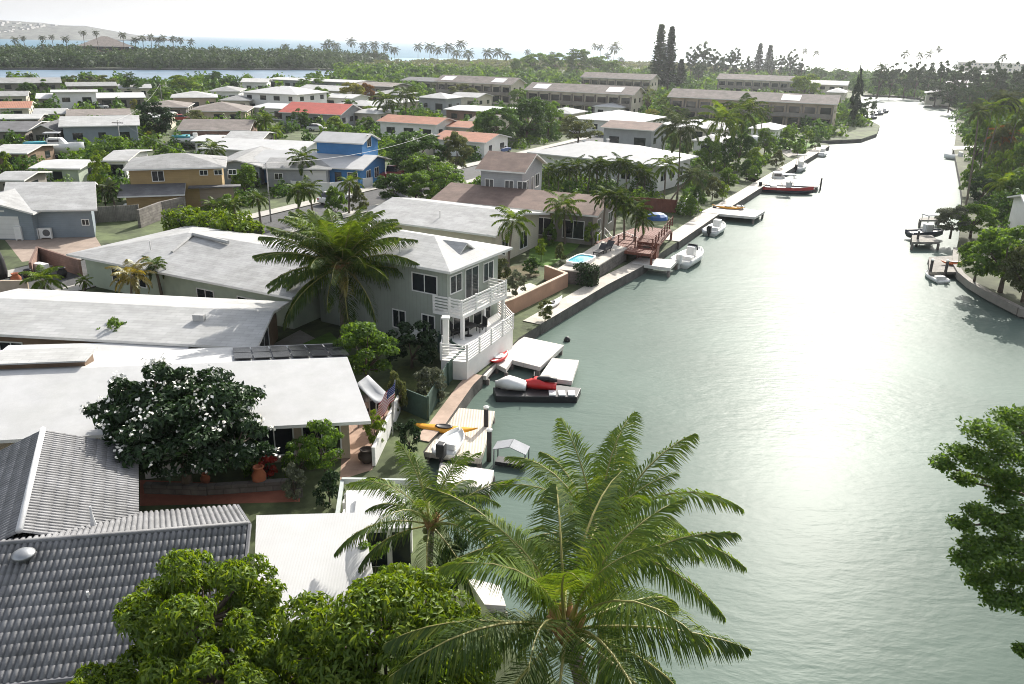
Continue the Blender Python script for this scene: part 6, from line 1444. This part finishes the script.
for r_ in range(9):
    for c_ in range(6 if r_ % 2 == 0 else 5):
        s = .4*(c_+.5+(.5 if r_ % 2 else 0))/6*.98; jj = 7*(r_+.7)/9.4; i_ = s*NX
        p_ = pole1+U_*(.05+jj/NY)+fd*(hw*s*.62)+Vector((0, 0, -hw*s*.72)); p_ += Vector((.5, -.86, 0))*(.09*math.sin(s*9+jj*.2)+.012); ax = (fd*.62+Vector((0, 0, -.72))).normalized(); rr_ = .022
        pv_ = [p_+(ax*math.cos(a)+U_*math.sin(a))*(rr_ if k % 2 == 0 else rr_*.42) for k, a in enumerate([math.pi*2*q0/10 for q0 in range(10)])]; st.add(pv_, [tuple(range(10))])
st.build('stars', fl_w, t)
furniture(*G(378, 418, LZ), R_(40), 'dark chair under the grey awning', black); furniture(*G(384, 408, LZ), R_(120), 'red cushioned chair beside the flag', rk)
furniture(*G(370, 410, LZ), R_(0), 'dark round table under the grey awning', darkwood, 'table')
# pots
def pot(label, p, h, r, m, name='plant_pot'):
    t = thing(name, label, 'pot', p); b = MB(); b.lathe([(r*.5, 0), (r*.95, h*.35), (r, h*.6), (r*.55, h*.86), (r*.75, h*.94), (r*.78, h), (r*.6, h), (r*.5, h*.9)], 18); b.build('vessel', m, t, True)
tc_ = mat('terracotta', (.40, .13, .06), .8, .2, 3)
pot('tall terracotta urn in the planter bed', G(260, 486, LZ+.1), 1.0, .32, tc_); pot('dark pot under the thin bright shrub', G(367, 462, LZ), .7, .42, darkwood); pot('small terracotta pot left of the tall urn', G(206, 484, LZ), .55, .22, tc_)
for i, (x, y, lab) in enumerate(((17, 276, 'orange-brown round pot beside the pale low wall'), (29, 272, 'dark pot beside the pale low wall'), (63, 270, 'dark jar at the end of the brown wall'))): pot(lab, G(x, y+8, LZ), .9, .4, tc_ if i == 0 else black)
t = thing('white_cabinet', 'white cabinet against the brown wall', 'cabinet', G(43, 276, LZ), R_(-25)); b = MB(); b.box(-.6, .6, -.3, .3, 0, 1.1); b.build('body', white, t, bevel=.03); b = MB(); b.box(-.55, -.02, -.33, -.303, .05, 1.05); b.build('door', white, t); b = MB(); b.box(.02, .55, -.33, -.303, .05, 1.05); b.build('door', white, t)
t = thing('patio_umbrella', 'folded black patio umbrella standing at the left edge', 'umbrella', G(3, 284, LZ)); b = MB(); b.lathe([(.42, .5), (.5, 1.0), (.42, 2.0), (.2, 3.0), (.05, 3.3)], 10); b.build('canopy', black, t, True); b = MB(); b.tube([(0, 0, 0), (0, 0, .497)], .05, 8); b.lathe([(.35, 0), (.35, .1), (.1, .14)], 12, (0, 0, .001)); b.build('pole', steel, t); b = MB(); b.lathe([(.0, 3.303), (.2, 3.4), (.26, 3.6), (.2, 3.85), (.02, 3.95)], 10); b.build('finial', darkwood, t, True)
# air conditioners on the slate-blue house
S_ = HOUSES['slate'][0]
for px_, lab in ((46, 'left of two white air conditioners below the slate-blue wall'), (58, 'right of two white air conditioners below the slate-blue wall'), (35, 'narrow white air conditioner at the corner of the garage wing')):
    p = G(px_, 232, LZ); l = to_local(S_, p); p = S_.matrix_world @ Vector((l.x, .6-.25, 0)) if False else Matrix.Translation(S_.location) @ Matrix.Rotation(S_.rotation_euler.z, 4, 'Z') @ Vector((l.x, .25 if px_ != 35 else -.3, 0))
    t = thing('air_conditioner', lab, 'air conditioner', p, S_.rotation_euler.z); w_ = .55 if px_ != 35 else .3; b = MB(); b.box(-w_, w_, -.18, .18, .12, 1.35 if px_ == 35 else 1.05); b.box(-w_, -w_+.1, -.15, .15, 0, .117); b.box(w_-.1, w_, -.15, .15, 0, .117); b.build('body', white, t)
    if w_ > .4: b = MB(); b.tube([(.12, -.184, .6), (.12, -.2, .6)], .34, 18); b.build('fan_grille', mat('grille', (.12, .12, .12), .6, .2, 3), t)
# solar panels on the white roof, carport, roof monitor
h4r, L4, D4, hh4, a4, p4 = HOUSES['H4']; pv_m = mat('solar_cell', (.018, .02, .026), .25, .2, 1, spec=.5, tex='slab', tsize=.14)
xs = [to_local(h4r, G(x, 364, 4.0)).x for x in (226, 343)]; n = 6; w_ = (xs[1]-xs[0])/n
for r_ in range(2):
    for k in range(n):
        x0 = xs[0]+w_*k; ya, yb = (6.35+r_*1.75, 7.95+r_*1.75); f = lambda y: hh4+.85*(D4-y)/(D4-6.1)+.14
        b = MB(); pts = [(x0+.04, ya), (x0+w_-.04, ya), (x0+w_-.04, yb), (x0+.04, yb)]; b.add([(x, y, f(y)) for x, y in pts]+[(x, y, f(y)-.05) for x, y in pts], [(0, 1, 2, 3), (0, 4, 5, 1), (1, 5, 6, 2), (2, 6, 7, 3), (3, 7, 4, 0)]); o = b.build('solar_panel', [pv_m, steel], h4r)
        for vt in o.data.vertices: vt.co.x -= (vt.co.y-8)*.20
cpA, cpB = (2, 383), (180, 361)
t = house('flat white carport roof between the two long pale roofs', (-20, 378), (179, 362), 3.0, 3.4, .02, 'flat', 'dim', 'bright', 8, .2, cat='carport', name='carport', wins=[], open_front=True, anchorB=True)
cl = along(G(179, 362, 3.0), R_(8)+math.pi, 3.0, -20)
for x in (.3, cl*.33, cl*.66, cl-.3):
    for y in (.25, 3.1): b = MB(); b.box(x-.06, x+.06, y-.06, y+.06, -.1, 1.6); b.build('post', white, t)
p0_ = to_local(h4r, G(-40, 374, 4.2)); p1_ = to_local(h4r, G(80, 371, 4.2)); b = MB(); b.box(p0_.x, p1_.x, 6.2, 8.2, hh4+1.12, hh4+1.2); b.build('roof_monitor', ROOF['white'], h4r)
b = MB(); b.box(p0_.x+.2, p1_.x-.2, 6.6, 7.9, hh4+.4, hh4+1.117); b.build('monitor_wall', WALL['brown'], h4r)
for hk, x, y, z in (('H6', 150, 245, 4.5), ('H8', 440, 214, 4.75), ('H7', 400, 246, 7.3)):
    hr_ = HOUSES[hk][0]; l = to_local(hr_, G(x, y, z)); b = MB(); b.lathe([(.05, -.4), (.05, .28), (.07, .28), (.07, .32)], 8, l); b.build('vent_pipe', fascia, hr_)
h5 = HOUSES['H5'][0]; l = to_local(h5, G(199, 317, 3.9)); b = MB(); b.box(l.x-.35, l.x+.35, l.y-.15, l.y+.15, l.z-.3, l.z+.16); b.build('roof_vent', ROOF['white'], h5)
# ------------------------------------------------------------------ cars, poles
tyre = mat('tyre', (.02, .02, .02), .9, .2, 3)
def car(label, p, rz, m, L=4.5, truck=False, name='parked_car'):
    t = thing(name, label, 'car', p, rz); b = MB(); W = .9
    side = [(-L/2, .35), (-L/2, .85), (-L*.47, .95), (L*.2, 1.0), (L*.44, .85), (L/2, .65), (L/2, .32)]
    b.loft([[(x, y*s, z) for x, z in side] for y, s in ((-W, 1), (W, 1))]); b.build('body', m, t, bevel=.07)
    c = MB(); cab = [(-L*.42, .98), (-L*.30, 1.42), (L*.04, 1.45), (L*.22, 1.0)] if not truck else [(-L*.06, 1.0), (-L*.04, 1.75), (L*.12, 1.75), (L*.24, 1.0)]
    c.loft([[(x, y, z) for (x, z), y in zip(cab, ys)] for ys in ((-.82, -.66, -.66, -.82), (.82, .66, .66, .82))]); c.build('windows', glass, t)
    r = MB(); a_, b_ = cab[1], cab[2]; r.box(a_[0]+.05, b_[0]-.02, -.64, .64, b_[1]-.02, b_[1]+.04); r.build('roof', m, t, bevel=.02)
    for x in (-L*.3, L*.31):
        for y in (-.93, .73): k = MB(); k.tube([(x, y, .33), (x, y+.2, .33)], .33, 16); w_ = k.build('wheel', tyre, t); k = MB(); k.tube([(x, y-.01 if y < 0 else y+.2, .33), (x, y if y < 0 else y+.212, .33)], .2, 12); k.build('rim', steel, w_)
    for y in (-.62, .62): k = MB(); k.box(L/2-.06, L/2+.02, y-.16, y+.16, .62, .74); k.build('headlight', white, t, bevel=.01)
    for y in (-.68, .68): k = MB(); k.box(-L/2-.02, -L/2+.04, y-.12, y+.12, .68, .84); k.build('taillight', redpaint, t, bevel=.01)
car('white car parked on the side street by the kerb palms', RP+u.to_3d()*14.5+v.to_3d()*1.9+Vector((0, 0, .006)), R_(63), wh)
car('silver car parked farther up the side street', RP+u.to_3d()*34+v.to_3d()*(-2.0)+Vector((0, 0, .006)), R_(63), mat('silver_paint', (.45, .46, .47), .3, .05, 2, metal=.5))
car('red pickup truck in the carport of the blue house', G(392, 178, LZ), R_(75), mat('car_red', (.28, .02, .03), .3, .1, 2), 5.2, True, 'pickup_truck')
car('blue car beside the terracotta annexe', G(501, 153, LZ), R_(60), mat('car_blue', (.03, .08, .25), .3, .1, 2))
def pole(label, px_, ytop, ybase, arm=True, name='utility_pole'):
    p = G(px_, ybase, LZ); h = ZAT(p.x, p.y, ytop)-LZ; t = thing(name, label, 'pole', p); b = MB(); b.tube([(0, 0, -.2), (0, 0, h)], [.09, .06], 8); b.build('shaft', mat('pole_grey', (.36, .35, .33), .8, .15, 2), t, True)
    if arm: c = MB(); c.box(-.9, .9, -.06, .06, h-.5, h-.38); c.build('crossarm', darkwood, t)
    return p+Vector((0, 0, h))
q1 = pole('slim grey pole at the corner of the side street', 271, 163, 222, False)
q2 = pole('grey pole with crossarm among the round dark trees', 434, 133, 176)
q3 = pole('pole behind the slate-blue roof', 123, 120, 160)
q4 = pole('pole rising behind the white carport house', 163, 84, 108)
def wire(label, a, b_, sag):
    t = thing('overhead_wire', label, 'wire', a); k = MB(); k.tube([(b_-a)*s+Vector((0, 0, -sag*4*s*(1-s))) for s in [i/12 for i in range(13)]], .02, 4); k.build('cable', mat('wire', (.35, .35, .35), .6, .1, 3), t)
wire('overhead wire from the round trees towards the blue house', q2, q1+Vector((6, 8, 1.5)), .8) if False else wire('overhead wire from the pole among the round trees to the side street pole', q2, q1, .9)
wire('overhead wire from the slate-blue house pole to the white carport house pole', q3, q4, 1.2)
wire('long overhead wire from the slate-blue house pole to the street pole', q3, q1, 1.6)
for i, (x, y, rz, c_, lab) in enumerate(((146, 212, 25, (.30, .31, .33), 'grey car on the driveway of the ochre house'), (318, 131, -10, (.62, .62, .6), 'white car below the red roof'), (352, 108, -10, (.05, .06, .08), 'dark car beside the dull grey low house'), (182, 121, 10, (.4, .05, .04), 'dark red car before the brick house'), (100, 109, 25, (.6, .6, .6), 'white car under the open carport of the wide white house'), (470, 150, -24, (.55, .55, .52), 'pale car in front of the pale terracotta-roofed house'), (640, 150, -26, (.5, .5, .5), 'silver car beside the grey house with white windows'))):
    car(lab, G(x, y, LZ)+Vector((0, 0, .01)), R_(rz), mat('car_paint_%s' % nth(i), c_, .3, .1, 2))
# parasol dome by the canal, buoy, lift posts
p = G(753, 152, LZ); t = thing('garden_parasol', 'white domed parasol near the canal walk', 'parasol', p); b = MB(); b.lathe([(1.6, 2.0), (1.45, 2.5), (.9, 2.95), (.1, 3.15), (.05, 3.1), (.85, 2.88), (1.38, 2.45), (1.52, 2.0)], 16); b.build('canopy', wh, t, True); b = MB(); b.tube([(0, 0, 0), (0, 0, 3.0)], .05, 6); b.build('pole', steel, t)
p = G(567, 341, 0); t = thing('mooring_buoy', 'small dark buoy floating off the large stepped dock', 'buoy', p); b = MB(); b.lathe([(.03, -.2), (.22, -.05), (.25, .1), (.15, .28), (.03, .34)], 12); b.build('float', black, t, True)
for i, (x, y) in enumerate(((489, 461), (486, 437), (929, 278), (944, 279), (916, 247), (820, 190))):
    p = G(x, y, 0); t = thing('mooring_pile', ('dark mooring pile at the outer end of the white pier', 'dark mooring pile off the tan-white dock corner', 'mooring pile left of the pale skiff', 'mooring pile right of the pale skiff', 'mooring pile of the narrow right bank dock', 'mooring pile at the tip of the long jetty')[i], 'pile', p); b = MB(); b.tube([(0, 0, -1), (0, 0, 1.7)], .13, 9); b.build('shaft', mat('dark_pile', (.07, .06, .055), .9, .3, 3), t, True); c = MB(); c.lathe([(.15, 1.703), (.16, 1.8), (.03, 1.86)], 9); c.build('cap', white, t)
# curved seawall of the right bank
pts = edgeR[5:13]
wall_run('right_seawall', 'low grey seawall curving along the right bank', 'seawall', [(x-.1, y) for x, y in pts], .35, .5, WALL['dim'], z0=LZ-.9+.6)
# haze over the whole place
hz = MB(); hz.box(-15000, 15000, -400, 15500, -4.5, 130)
hm, hn = nodes_of('haze'); ho = hn.nodes.new('ShaderNodeOutputMaterial'); hv = hn.nodes.new('ShaderNodeVolumePrincipled')
hv.inputs['Color'].default_value = (.86, .90, .95, 1); hv.inputs['Density'].default_value = HAZE_D; hv.inputs['Anisotropy'].default_value = .65
hn.links.new(hv.outputs[0], ho.inputs['Volume'])
if HAZE_D > 0: tag(hz.build('haze', hm), kind='stuff')
